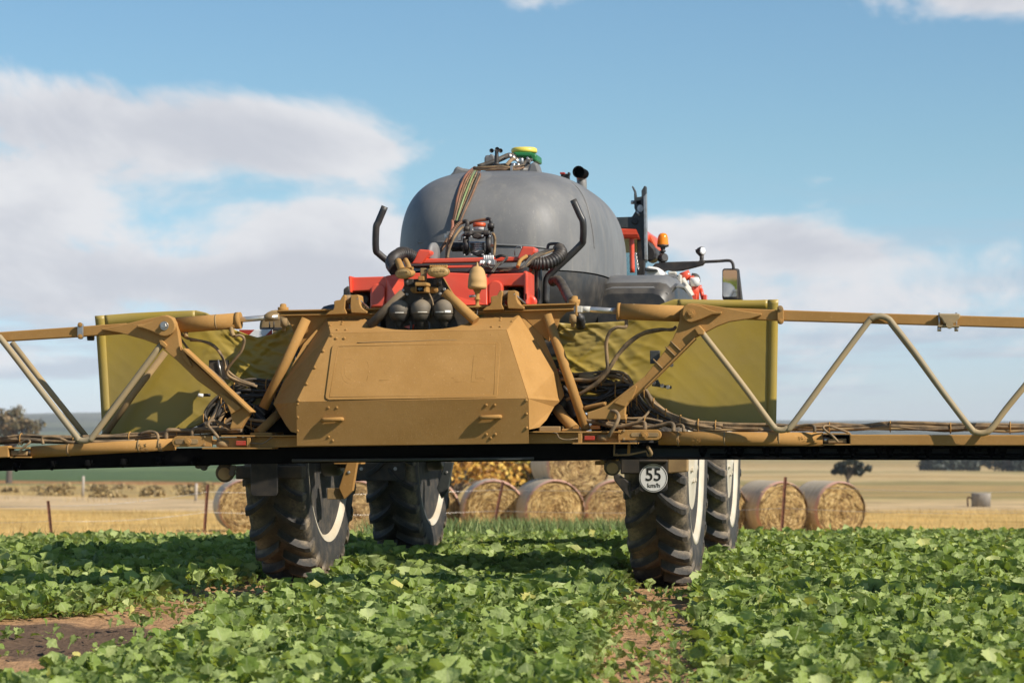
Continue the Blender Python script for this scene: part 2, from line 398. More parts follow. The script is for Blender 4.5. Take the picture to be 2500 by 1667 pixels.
def land():
    ys = [-400, -150, -50, -15, 0, 2, 3] + list(np.arange(4, 24, 0.11)) + list(np.arange(24, 40, 0.35)) + list(np.arange(40, 140, 3.0)) + list(np.arange(140, 900, 20)) + list(np.arange(900, 6600, 110))
    nx = 190
    vs = []
    for y in ys:
        half = 0.34 * abs(y) + 4.0
        for i in range(nx + 1):
            x = (i / nx * 2 - 1) * half
            z = gz(x, y)
            if y < 24:
                z += 0.018 * mnoise.noise((x * 3, y * 3, 0)) + 0.012 * mnoise.noise((x * 11, y * 11, 2))
                tw = track_w(x, y)
                if tw > 0:
                    z -= 0.03 * min(1, tw * 2)
                    for s in (-1, 1):
                        d = x - track_x(s, y)
                        if abs(d) < 0.25: z += 0.022 * max(0, math.sin((y + abs(d) * 0.7) * 2 * math.pi / 0.24)) + 0.012 * mnoise.noise((x * 25, y * 25, 4))
            vs.append((x, y, z))
    n = nx + 1
    fs = [(j * n + i, j * n + i + 1, (j + 1) * n + i + 1, (j + 1) * n + i) for j in range(len(ys) - 1) for i in range(nx)]
    b = MB(); b.add(vs, fs, True)
    m = bpy.data.materials.new('fields and soil'); m.use_nodes = True
    t = NT(m.node_tree); bs = m.node_tree.nodes['Principled BSDF']
    o = t.node('ShaderNodeTexCoord').outputs['Object']
    x, y, z = t.sep(o)
    nw = t.noise(o, 0.06, 3)
    slant = t.m('MULTIPLY', x, 0.9)
    yy = t.m('MULTIPLY', t.m('ADD', y, slant), t.m('ADD', 0.90, t.m('MULTIPLY', nw, 0.2)))
    yl = t.m('DIVIDE', t.m('LOGARITHM', t.m('DIVIDE', t.m('MAXIMUM', yy, 20.0), 20.0), math.e), math.log(300.0))
    yr = t.m('DIVIDE', t.m('LOGARITHM', t.m('DIVIDE', t.m('MAXIMUM', t.m('MULTIPLY', y, t.m('ADD', 0.93, t.m('MULTIPLY', nw, 0.14))), 20.0), 20.0), math.e), math.log(300.0))
    P = lambda d: max(0.0, min(1.0, math.log(d / 20.0) / math.log(300.0)))
    soil = (0.38, 0.225, 0.118); stub = (0.56, 0.36, 0.12); road = (0.54, 0.39, 0.22); tan = (0.46, 0.31, 0.115); tan2 = (0.38, 0.27, 0.11)
    grn = (0.075, 0.12, 0.040); grn2 = (0.14, 0.19, 0.07); ora = (0.42, 0.17, 0.06); hillc = (0.10, 0.10, 0.07); brown = (0.40, 0.275, 0.115); olive = (0.28, 0.225, 0.09); pale = (0.52, 0.38, 0.19)
    left = t.ramp(yl, [(P(20), soil), (P(30), soil), (P(33), stub), (P(82), stub), (P(85), road), (P(108), road), (P(113), tan), (P(150), tan2), (P(215), tan), (P(235), grn2), (P(262), ora), (P(285), grn), (P(420), grn), (P(440), grn2), (P(480), grn), (P(620), grn), (P(800), grn2), (P(950), grn), (P(1400), (0.10, 0.13, 0.06)), (P(2200), hillc)][:32])
    right = t.ramp(yr, [(P(20), soil), (P(30), soil), (P(35), stub), (P(95), stub), (P(98), road), (P(110), pale), (P(116), olive), (P(122), brown), (P(150), olive), (P(165), brown), (P(230), brown), (P(250), olive), (P(285), olive), (P(300), pale), (P(330), brown), (P(420), pale), (P(460), olive), (P(520), pale), (P(700), brown), (P(900), olive), (P(2000), hillc)])
    side = t.smooth(t.m('DIVIDE', x, y), -0.03, 0.045)
    c = t.mix(side, left, right)
    # patchy growth, clods and pale stones
    n1 = t.noise(o, 0.35, 6, 0.7); n2 = t.noise(o, 7.0, 5, 0.65); n3 = t.noise(o, 38.0, 3)
    far = t.smooth(y, 30, 60)
    c = t.mix(1.0, c, t.ramp(t.m('ADD', t.m('MULTIPLY', n1, far), t.m('MULTIPLY', 0.5, t.m('SUBTRACT', 1.0, far))), [(0.25, (0.55, 0.55, 0.5)), (0.5, (1, 1, 1)), (0.78, (1.35, 1.3, 1.2))]), 'MULTIPLY')
    near = t.m('SUBTRACT', 1.0, far)
    c = t.mix(near, c, t.mix(1.0, c, t.ramp(t.m('ADD', t.m('MULTIPLY', n2, 0.6), t.m('MULTIPLY', n3, 0.4)), [(0.3, (0.55, 0.5, 0.48)), (0.5, (0.95, 0.95, 0.95)), (0.72, (1.5, 1.5, 1.45))]), 'MULTIPLY'))
    # a damp dark patch in the left wheel track
    px = t.m('DIVIDE', t.m('SUBTRACT', x, -2.45), 0.75); py = t.m('DIVIDE', t.m('SUBTRACT', y, 13.9), 1.05)
    damp = t.m('SUBTRACT', 1.0, t.smooth(t.m('ADD', t.m('ADD', t.m('MULTIPLY', px, px), t.m('MULTIPLY', py, py)), t.m('MULTIPLY', t.m('SUBTRACT', n2, 0.5), 0.9)), 0.75, 1.15))
    c = t.mix(t.m('MULTIPLY', damp, 0.85), c, t.mix(n3, (0.05, 0.036, 0.028, 1), (0.13, 0.09, 0.065, 1)))
    # woodland patches on the far slopes
    wood = t.m('MULTIPLY', t.smooth(t.noise(t.xyz(t.m('DIVIDE', x, 100.0), t.m('DIVIDE', y, 420.0), 0.0), 1.0, 5, 0.6), 0.46, 0.56), t.smooth(y, 1300, 2200))
    c = t.mix(wood, c, (0.035, 0.045, 0.03, 1))
    t.put(bs.inputs['Base Color'], c); bs.inputs['Roughness'].default_value = 0.95; bs.inputs['Specular IOR Level'].default_value = 0.1
    bn = t.node('ShaderNodeBump'); bn.inputs['Strength'].default_value = 0.9; bn.inputs['Distance'].default_value = 0.03
    t.put(bn.inputs['Height'], t.m('ADD', n2, t.m('MULTIPLY', n3, 0.5))); t.put(bs.inputs['Normal'], bn.outputs[0])
    g = b.build('ground', m); tag(g, 'red brown soil and stubble fields rolling to blue hills', 'ground', kind='structure')
land()

# ------------------------------------------------------------------ scatter helper: many small copies of flat templates in one mesh
def scatter(name, templates, which, mats, rnds, mat, kind='stuff', label=None, category=None, parent=None, group=None):
    """templates: list of (verts Nx3, tris Mx3); which: template per item; mats: item x 3 x 4; rnds: item x 3 numbers stored per vertex"""
    V, T, A = [], [], []
    off = 0
    for ti, tpl in enumerate(templates):
        tv, tf = tpl[0], tpl[1]
        idx = np.nonzero(which == ti)[0]
        if len(idx) == 0: continue
        m = mats[idx]
        v = np.einsum('nij,kj->nki', m[:, :, :3], tv) + m[:, None, :, 3]
        k = len(tv)
        f = tf[None, :, :] + (np.arange(len(idx)) * k)[:, None, None] + off
        V.append(v.reshape(-1, 3)); T.append(f.reshape(-1, 3)); a_ = np.repeat(rnds[idx], k, axis=0)
        if len(tpl) > 2: a_ = a_.copy(); a_[:, 2] = np.tile(tpl[2], len(idx))
        A.append(a_)
        off += len(idx) * k
    V = np.concatenate(V).astype(np.float32); T = np.concatenate(T).astype(np.int32); A = np.concatenate(A).astype(np.float32)
    me = bpy.data.meshes.new(name)
    me.vertices.add(len(V)); me.vertices.foreach_set('co', V.ravel())
    me.loops.add(T.size); me.loops.foreach_set('vertex_index', T.ravel())
    me.polygons.add(len(T)); me.polygons.foreach_set('loop_start', np.arange(0, T.size, 3, dtype=np.int32))
    me.polygons.foreach_set('use_smooth', np.ones(len(T), dtype=bool))
    at_ = me.attributes.new('rnd', 'FLOAT_VECTOR', 'POINT'); at_.data.foreach_set('vector', A.ravel())
    me.update(calc_edges=True)
    me.materials.append(mat)
    o = bpy.data.objects.new(name, me); col.objects.link(o)
    if parent is not None: o.parent = parent
    return tag(o, label, category, group, kind)
def basis(fwd, up):
    """rotation matrices whose y axis is fwd and z axis near up (arrays of n x 3)"""
    f = fwd / np.linalg.norm(fwd, axis=1, keepdims=True)
    x = np.cross(f, up); x /= np.linalg.norm(x, axis=1, keepdims=True) + 1e-9
    z = np.cross(x, f)
    return np.stack([x, f, z], axis=2)

# ------------------------------------------------------------------ the crop
def leaf_template(seed, lod):
    r = random.Random(seed)
    # a broad lobed brassica leaf, stalk at the origin, tip at y = 1, wavy rim, midrib sunk, tip drooping
    rows = [0.0, 0.16, 0.30, 0.38, 0.46, 0.54, 0.62, 0.70, 0.78, 0.86, 0.93, 1.0] if lod == 0 else ([0.0, 0.22, 0.38, 0.52, 0.64, 0.76, 0.88, 1.0] if lod == 1 else [0.0, 0.35, 0.72, 1.0])
    base = [(0, .018), (.16, .03), (.24, .12), (.30, .16), (.36, .10), (.45, .27), (.55, .38), (.66, .43), (.78, .40), (.88, .30), (.96, .16), (1, .02)]
    vs, fs = [], []
    droop = r.uniform(0.15, 0.5); cup = r.uniform(-0.15, 0.35)
    for i, t in enumerate(rows):
        lob = 1.0 + 0.10 * (1 if i % 2 else -1) * (0 < i < len(rows) - 1)
        wl, wr = [pw(t, base) * lob * r.uniform(0.85, 1.16) for _ in (0, 1)]
        if lod == 2: wl = wr = pw(t, base)
        y = t - 0.12 * droop * t * t; z = 0.20 * math.sin(t * 1.4) - droop * t * t * 0.55
        jl, jr = [r.uniform(-0.03, 0.04) + (0.02 if i % 2 else -0.01) for _ in (0, 1)]
        vs += [(-wl, y + jl, z + cup * wl + r.uniform(-.06, .06)), (-wl * 0.5, y, z + cup * wl * 0.35 + r.uniform(-.025, .025)), (0, y, z - 0.02),
               (wr * 0.5, y, z + cup * wr * 0.35 + r.uniform(-.025, .025)), (wr, y + jr, z + cup * wr + r.uniform(-.06, .06))]
    for i in range(len(rows) - 1):
        for k in range(4):
            a = i * 5 + k
            fs += [(a, a + 1, a + 6), (a, a + 6, a + 5)]
    if lod == 2:   # coarse: three columns only
        keep = [i for i in range(len(vs)) if i % 5 in (0, 2, 4)]
        mp = {k: j for j, k in enumerate(keep)}
        vs = [vs[i] for i in keep]; fs = []
        for i in range(len(rows) - 1):
            for k in range(2):
                a = i * 3 + k; fs += [(a, a + 1, a + 4), (a, a + 4, a + 3)]
    nc = 3 if lod == 2 else 5
    rib = np.array([1.0 if i % nc == nc // 2 else 0.0 for i in range(len(vs))])
    return np.array(vs), np.array(fs), rib
def leaf_mat():
    m = bpy.data.materials.new('brassica leaf'); m.use_nodes = True
    t = NT(m.node_tree); b = m.node_tree.nodes['Principled BSDF']
    a = t.node('ShaderNodeAttribute', attribute_name='rnd')
    r0, r1, r2 = t.sep(a.outputs['Vector'])
    c = t.ramp(r0, [(0.0, (0.080, 0.122, 0.018)), (0.25, (0.195, 0.27, 0.052)), (0.55, (0.345, 0.42, 0.128)), (0.85, (0.50, 0.56, 0.25)), (1.0, (0.62, 0.56, 0.19))])
    g = t.node('ShaderNodeNewGeometry')
    o = t.node('ShaderNodeTexCoord').outputs['Object']
    c = t.mix(t.m('MULTIPLY', t.noise(o, 30, 3), 0.5), c, t.mix(1.0, c, (0.6, 0.7, 0.5, 1), 'MULTIPLY'))
    c = t.mix(t.m('MULTIPLY', g.outputs['Backfacing'], 0.5), c, (0.24, 0.30, 0.13, 1))
    c = t.mix(t.m('MULTIPLY', t.smooth(r2, 0.72, 1.0), 0.55), c, (0.42, 0.47, 0.24, 1))
    t.put(b.inputs['Base Color'], c)
    b.inputs['Roughness'].default_value = 0.6; b.inputs['Specular IOR Level'].default_value = 0.25
    bn = t.node('ShaderNodeBump'); bn.inputs['Strength'].default_value = 0.6; bn.inputs['Distance'].default_value = 0.01
    t.put(bn.inputs['Height'], t.noise(o, 55, 3)); t.put(b.inputs['Normal'], bn.outputs[0])
    tr = t.node('ShaderNodeBsdfTranslucent'); t.put(tr.inputs[0], t.mix(1.0, c, (1.4, 1.4, 0.4, 1), 'MULTIPLY'))
    mx = t.node('ShaderNodeMixShader'); mx.inputs[0].default_value = 0.32
    o_ = m.node_tree.nodes['Material Output']
    m.node_tree.links.new(b.outputs[0], mx.inputs[1]); m.node_tree.links.new(tr.outputs[0], mx.inputs[2]); m.node_tree.links.new(mx.outputs[0], o_.inputs[0])
    return m
WHEELS = []          # world positions of the tyre footprints, filled before the crop is sown
def crop():
    rs = np.random.RandomState(11)
    temps = [leaf_template(i, 0) for i in range(6)] + [leaf_template(20 + i, 1) for i in range(5)] + [leaf_template(40 + i, 2) for i in range(4)]
    pos, fw, up, sc, tp, rn = [], [], [], [], [], []
    def plant(x, y, s, n, spread=1.0):
        z0 = gz(x, y) - 0.005
        base_r = rs.rand()
        for k in range(n):
            a = k * 2.4 + rs.rand() * 0.9
            lift = R(rs.uniform(18, 80)) if rs.rand() < 0.85 else R(rs.uniform(-5, 22))
            L = s * rs.uniform(0.65, 1.15)
            d = np.array([math.cos(a) * math.cos(lift), math.sin(a) * math.cos(lift), math.sin(lift)])
            h = s * rs.uniform(0.10, 0.65)
            p = np.array([x + d[0] * 0.02 * spread, y + d[1] * 0.02 * spread, z0 + h * (0.25 + 0.55 * math.sin(max(lift, 0)))])
            upv = np.array([rs.normal() * 0.35, rs.normal() * 0.35, 1.0])
            pos.append(p); fw.append(d); up.append(upv); sc.append(L)
            lod = 0 if y < 16 else (1 if y < 24 else 2)
            tp.append(rs.randint(6) if lod == 0 else (6 + rs.randint(5) if lod == 1 else 11 + rs.randint(4)))
            rn.append((min(1, max(0, 0.25 + 0.35 * base_r + rs.normal() * 0.22)), rs.rand(), rs.rand()))
    y = 6.8
    while y < 38.5:
        step = 0.092 if y < 24 else 0.145
        half = 0.2 * y + (1.7 if y < 26 else 2.6)
        x = -half
        while x < half:
            X = x + rs.normal() * step * 0.34; Y = y + rs.normal() * step * 0.34
            x += step
            if Y > edge_y(X) + rs.normal() * 0.4: continue
            tw = track_w(X, Y)
            if any((X - wx) ** 2 / 0.085 + (Y - wy + .25) ** 2 / 0.36 < 1 for wx, wy in WHEELS): continue
            bare = mnoise.noise((X * 0.55, Y * 0.4, 9.0))
            dry = ((X + 2.42) / 0.70) ** 2 + ((Y - 13.5) / 1.9) ** 2           # thin stand round the damp patch
            if dry < 1.0:
                if rs.rand() < 0.10: plant(X, Y, rs.uniform(0.03, 0.075), rs.randint(2, 5), 1.5)
                continue
            if dry < 1.8 and rs.rand() < 0.4: continue
            if tw > 0.12:
                if rs.rand() < 0.42: plant(X, Y, rs.uniform(0.035, 0.075), 3, 2.0)
                continue
            if bare > 0.42 and rs.rand() < 0.5 and Y < 17: continue
            s = (0.086 + 0.030 * mnoise.noise((X * 0.8, Y * 0.8, 1.0))) * rs.uniform(0.6, 1.45)
            if tw > 0: s *= 0.75
            plant(X, Y, s, rs.randint(6, 10) if Y < 24 else rs.randint(5, 8))
        y += step
    for _ in range(5200):                               # the same crop goes on behind the camera, seen in the mirror
        X = rs.uniform(-18, -2.5); Y = rs.uniform(-42, 1.5); k0 = len(tp); plant(X, Y, rs.uniform(0.12, 0.22), 6)
        tp[k0:] = [11 + rs.randint(4) for _ in tp[k0:]]
    pos, fw, up = np.array(pos), np.array(fw), np.array(up); sc = np.array(sc)
    b = basis(fw, up) * sc[:, None, None]
    m = np.concatenate([b, pos[:, :, None]], axis=2)
    o = scatter('brassica_crop', temps, np.array(tp), m, np.array(rn), leaf_mat(), label='dense low green brassica crop covering the field around the wheels', category='crop')
    print('leaves', len(pos), 'tris', len(o.data.polygons))

# ------------------------------------------------------------------ grass strip and straw litter at the field edge
def blade_template(seed, bend=0.4):
    r = random.Random(seed); vs = []; fs = []
    for i, t in enumerate((0, .35, .7, 1)):
        wd = 0.035 * (1 - t * 0.9); y = bend * t * t
        vs += [(-wd, y, t), (wd, y, t)]
    for i in range(3): a = i * 2; fs += [(a, a + 1, a + 3), (a, a + 3, a + 2)]
    return np.array(vs, float), np.array(fs)
def blades(name, pts, hmin, hmax, stops, label, cat, seed, flat=False):
    rs = np.random.RandomState(seed); n = len(pts)
    temps = [blade_template(i, b) for i, b in enumerate((0.15, 0.4, 0.7))]
    a = rs.rand(n) * 6.283
    fwd = np.stack([np.cos(a), np.sin(a), rs.normal(size=n) * (0.25 if not flat else 0.9)], 1)
    upv = np.tile([0, 0, 1.0], (n, 1)) + rs.normal(size=(n, 3)) * (0.2 if not flat else 1.2)
    h = rs.uniform(hmin, hmax, n)
    b = basis(fwd, upv) * h[:, None, None]
    m = np.concatenate([b, np.array(pts)[:, :, None]], axis=2)
    mt = bpy.data.materials.new(name + ' blades'); mt.use_nodes = True
    t = NT(mt.node_tree); bs = mt.node_tree.nodes['Principled BSDF']
    r0 = t.sep(t.node('ShaderNodeAttribute', attribute_name='rnd').outputs['Vector'])[0]
    t.put(bs.inputs['Base Color'], t.ramp(r0, stops)); bs.inputs['Roughness'].default_value = 0.7
    return scatter(name, temps, rs.randint(3, size=n), m, rs.rand(n, 3), mt, label=label, category=cat)
def verge():
    rs = np.random.RandomState(5)
    pts = []
    for _ in range(15000):
        x = rs.uniform(-1.9, 3.0); y = edge_y(x) + rs.uniform(-0.6, 5.5)
        if rs.rand() > 1.25 - abs((x - 0.35) / 2.4) ** 3: continue
        pts.append((x, y, gz(x, y)))
    blades('verge_grass', pts, 0.06, 0.30, [(0, (0.07, 0.12, 0.025)), (0.6, (0.13, 0.19, 0.045)), (1, (0.26, 0.28, 0.09))], 'tall green grass between the crop and the straw bales', 'grass', 3)
    pts = []
    for _ in range(16000):
        x = rs.uniform(-17, 22); y = rs.uniform(66, 94) if rs.rand() < .7 else edge_y(x) + 0.3 + abs(rs.normal()) * 9
        pts.append((x, y, gz(x, y) + 0.01))
    blades('stubble', pts, 0.06, 0.22, [(0, (0.30, 0.18, 0.05)), (0.5, (0.50, 0.33, 0.10)), (1, (0.62, 0.48, 0.2))], 'golden straw stubble along the far edge of the crop', 'stubble', 4)
    pts = []
    for _ in range(5000):
        x = rs.uniform(-45, -2); y = rs.uniform(112, 235)
        if abs(x) > 0.2 * y: continue
        if mnoise.noise((x * 0.12, y * 0.06, 2.0)) < -0.05: continue
        pts.append((x, y, gz(x, y) - 0.03))
    blades('dry_grass', pts, 0.2, 0.55, [(0, (0.28, 0.19, 0.07)), (0.5, (0.40, 0.27, 0.10)), (1, (0.52, 0.40, 0.19))], 'long dry tan grass in the paddock left of the sprayer', 'grass', 6)

# ------------------------------------------------------------------ straw bales
def bale_mats():
    m = bpy.data.materials.new('rolled straw'); m.use_nodes = True
    t = NT(m.node_tree); b = m.node_tree.nodes['Principled BSDF']
    o = t.node('ShaderNodeTexCoord').outputs['Object']
    inf = t.node('ShaderNodeObjectInfo').outputs['Random']
    x, y, z = t.sep(o)
    r = t.m('SQRT', t.m('ADD', t.m('MULTIPLY', x, x), t.m('MULTIPLY', z, z)))
    wob = t.noise(o, 3.0, 3)
    ang = t.m('ARCTAN2', z, x)
    rr = t.m('ADD', r, t.m('MULTIPLY', t.m('SUBTRACT', wob, 0.5), 0.22))
    v = t.xyz(t.m('MULTIPLY', rr, 26.0), t.m('MULTIPLY', ang, 2.6), t.m('MULTIPLY', inf, 20.0))
    n = t.noise(v, 1.0, 5, 0.65, 0.6)
    n2 = t.noise(o, 5.0, 4)
    f = t.m('ADD', t.m('MULTIPLY', n, 0.8), t.m('MULTIPLY', n2, 0.2))
    c = t.ramp(f, [(0.30, (0.05, 0.03, 0.012)), (0.43, (0.22, 0.125, 0.04)), (0.52, (0.48, 0.315, 0.105)), (0.63, (0.66, 0.49, 0.23)), (0.78, (0.74, 0.63, 0.42))])
    c = t.mix(t.m('MULTIPLY', inf, 0.5), c, t.mix(1.0, t.mix(0.45, c, (0.33, 0.27, 0.19, 1)), (0.92, 0.88, 0.88, 1), 'MULTIPLY'))
    core = t.m('SUBTRACT', 1.0, t.smooth(r, 0.05, 0.30))
    c = t.mix(t.m('MULTIPLY', core, 0.5), c, t.mix(1.0, c, (0.62, 0.50, 0.36, 1), 'MULTIPLY'))
    t.put(b.inputs['Base Color'], c); b.inputs['Roughness'].default_value = 0.8
    bn = t.node('ShaderNodeBump'); bn.inputs['Strength'].default_value = 1.0; bn.inputs['Distance'].default_value = 0.06
    t.put(bn.inputs['Height'], n); t.put(b.inputs['Normal'], bn.outputs[0])
    m2 = bpy.data.materials.new('pink net wrap over straw'); m2.use_nodes = True
    t = NT(m2.node_tree); b = m2.node_tree.nodes['Principled BSDF']
    o = t.node('ShaderNodeTexCoord').outputs['Object']; x, y, z = t.sep(o)
    n = t.noise(t.xyz(t.m('MULTIPLY', x, 2.0), t.m('MULTIPLY', y, 30.0), t.m('MULTIPLY', z, 2.0)), 1.0, 4)
    c = t.mix(t.smooth(n, 0.35, 0.65), (0.42, 0.33, 0.21, 1), (0.56, 0.46, 0.32, 1))
    e = t.smooth(t.m('ABSOLUTE', y), 0.50, 0.60)
    c = t.mix(t.m('MULTIPLY', e, 0.75), c, (0.60, 0.30, 0.23, 1))
    t.put(b.inputs['Base Color'], c); b.inputs['Roughness'].default_value = 0.6
    return m, m2
def bales():
    ms, mw = bale_mats()
    L, RB = 1.25, 0.70
    meshes = []
    for k in range(4):
        b = MB()
        def end(s):
            rings = []
            for i in range(13):
                rr = RB * 0.985 * i / 12
                ring = []
                for j in range(56):
                    a = j * 2 * math.pi / 56
                    p = Vector((math.cos(a) * rr, 0, math.sin(a) * rr))
                    h = 0.03 * mnoise.noise((p.x * 4 + k * 9, p.z * 4, s)) + 0.02 * mnoise.noise((rr * 26 + k, a * 2, s)) - 0.06 * (rr / RB) ** 6
                    ring.append((p.x, s * (L / 2 + h), p.z))
                rings += ring
            fs = [(i * 56 + j, i * 56 + (j + 1) % 56, (i + 1) * 56 + (j + 1) % 56, (i + 1) * 56 + j) for i in range(12) for j in range(56)]
            if s < 0: fs = [f[::-1] for f in fs]
            b.add(rings, fs, True)
        end(-1); end(1)
        off = 13 * 56
        b.f += [(12 * 56 + (j + 1) % 56, 12 * 56 + j, off + 12 * 56 + j, off + 12 * 56 + (j + 1) % 56) for j in range(56)]; b.sm += [True] * 56
        r_ = random.Random(k)
        for _ in range(300):                               # loose straws standing off the ends
            a = r_.uniform(0, 6.28); rr = RB * math.sqrt(r_.random()) * 0.97
            p = Vector((math.cos(a) * rr, -L / 2 - 0.005, math.sin(a) * rr)); d = Vector((-math.sin(a) + r_.gauss(0, .5), r_.uniform(-0.5, 0.05), math.cos(a) + r_.gauss(0, .5))).normalized() * r_.uniform(0.06, 0.24)
            q1 = d.orthogonal().normalized() * 0.006
            b.add([p - q1, p + q1, p + d + q1, p + d - q1], [(0, 1, 2, 3)])
        me = b.mesh('straw_roll'); me.materials.append(ms)
        wv = MB()
        def wrap(u, v):
            a = u * 2 * math.pi; y = (v - 0.5) * (L + 0.02)
            rr = RB * (1 + 0.012 * mnoise.noise((math.cos(a) * 2, y * 3, math.sin(a) * 2 + k * 5))) + 0.012
            if v < 0.03 or v > 0.97: rr -= 0.035
            return (math.cos(a) * rr, y, math.sin(a) * rr)
        wv.grid(wrap, 56, 16)
        mew = wv.mesh('net_wrap'); mew.materials.append(mw)
        meshes.append((me, mew))
    # centre of the near end in photo pixels, distance, heading of the roll, label
    spots = [(598, 1230, 70, 13, 'round straw bale behind the left rear wheel, standing alone', 1.0),
             (868, 1218, 60, 14, 'straw bale showing as a sliver between the two left wheels', 1.0),
             (1050, 1218, 61, 6, 'straw bale sliver just right of the left front wheel', 1.0),
             (1207, 1236, 60, 5, 'frayed straw bale behind the rusty post under the boom', 1.0),
             (1357, 1244, 59.5, 16, 'lower left golden bale of the stack of three under the boom', 1.0),
             (1415, 1140, 60.2, 17, 'grey straw bale on top of the stack of three', 1.08),
             (1506, 1246, 60, 10, 'lower right bale of the stack, beside the right rear wheel', 1.0),
             (1762, 1235, 62, 18, 'straw bale half hidden by the right front wheel', .98),
             (1912, 1236, 62, 24, 'pink edged straw bale behind the rusty post on the right', .98),
             (2054, 1236, 62.5, 25, 'rightmost golden straw bale at the end of the row', .98)]
    for i, (px, py, D, yaw, label, s) in enumerate(spots):
        p = ray(px, py, D)
        me, mew = meshes[i % 4]
        a = R(yaw)
        ctr = p + Vector((-math.sin(a), math.cos(a), 0)) * L / 2 * s
        gb = gz(ctr.x, ctr.y) + RB * s
        if i != 5: ctr.z = gb - 0.02
        else: ctr.z = gz(ctr.x, ctr.y) + RB + 1.06
        o = bpy.data.objects.new('straw_bale', me); col.objects.link(o)
        o.location = ctr; o.rotation_euler = (0, R(i * 47.0), 0)
        o.rotation_euler = (Matrix.Rotation(a, 3, 'Z') @ Matrix.Rotation(R(i * 47), 3, 'Y')).to_euler(); o.scale = (s, s, s)
        c = bpy.data.objects.new('net_wrap', mew); col.objects.link(c); c.parent = o
        tag(o, label, 'straw bale', 'round straw bales along the fence')

# ------------------------------------------------------------------ trees, bushes
def foliage_mat(name, stops):
    m = bpy.data.materials.new(name); m.use_nodes = True
    t = NT(m.node_tree); b = m.node_tree.nodes['Principled BSDF']
    r0 = t.sep(t.node('ShaderNodeAttribute', attribute_name='rnd').outputs['Vector'])[0]
    t.put(b.inputs['Base Color'], t.ramp(r0, stops)); b.inputs['Roughness'].default_value = 0.6
    return m
LEAFQ = (np.array([(-.5, 0, 0), (0, .5, .08), (.5, 0, 0), (0, -.5, .08), (0, 0, .14)], float), np.array([(0, 1, 4), (1, 2, 4), (2, 3, 4), (3, 0, 4)]))
M['bark'] = pmat('grey brown bark', (0.12, 0.09, 0.065), 0.9, c2=(0.07, 0.055, 0.04), nscale=6)
def tree(name, base, h, width, mat, label, cat, group=None, seed=0, leaf=0.22, n=2600, trunk_frac=0.3, blobs=9, low=0.25):
    r = random.Random(seed); rs = np.random.RandomState(seed)
    root = empty(name, base); tag(root, label, cat, group)
    tb = MB(); tips = []
    top = Vector((r.gauss(0, .03) * h, r.gauss(0, .03) * h, h * trunk_frac))
    tb.tube([(0, 0, -0.3), top * 0.5, top], h * 0.035, 8, rfun=lambda t, i: 1.25 - 0.45 * t)
    for k in range(blobs):
        a = k * 2.4 + r.random(); ln = r.uniform(0.35, 0.95)
        e = Vector((math.cos(a) * width / 2 * ln, math.sin(a) * width / 2 * ln, h * (trunk_frac + (1 - trunk_frac) * r.uniform(low, 0.9) * (1.15 - 0.4 * ln))))
        mid = top.lerp(e, 0.5) + Vector((0, 0, h * 0.04))
        tb.tube([top * 0.9, mid, e], h * 0.016, 6, rfun=lambda t, i: 1.2 - 0.9 * t)
        tips.append((e, width * r.uniform(0.16, 0.27)))
        for _ in range(2):
            e2 = e + Vector((r.gauss(0, 1), r.gauss(0, 1), r.gauss(0.3, .6))) * width * 0.13
            tb.tube([mid, mid.lerp(e2, 0.6) + Vector((0, 0, .02 * h)), e2], h * 0.007, 5, rfun=lambda t, i: 1.1 - 0.8 * t)
            tips.append((e2, width * r.uniform(0.09, 0.17)))
    tb.build('trunk', 'bark', root)
    pts = []
    for k in range(n):
        c, rad = tips[rs.randint(len(tips))]
        d = rs.normal(size=3); d /= np.linalg.norm(d)
        pts.append(np.array(c) + d * rad * (0.45 + 0.6 * rs.rand()) * np.array([1, 1, 0.75]))
    pts = np.array(pts)
    b = basis(rs.normal(size=(n, 3)), rs.normal(size=(n, 3))) * (leaf * rs.uniform(0.6, 1.4, n))[:, None, None]
    scatter('crown', [LEAFQ], np.zeros(n, int), np.concatenate([b, pts[:, :, None]], 2), rs.rand(n, 3), mat, kind=None, parent=root)
    return root
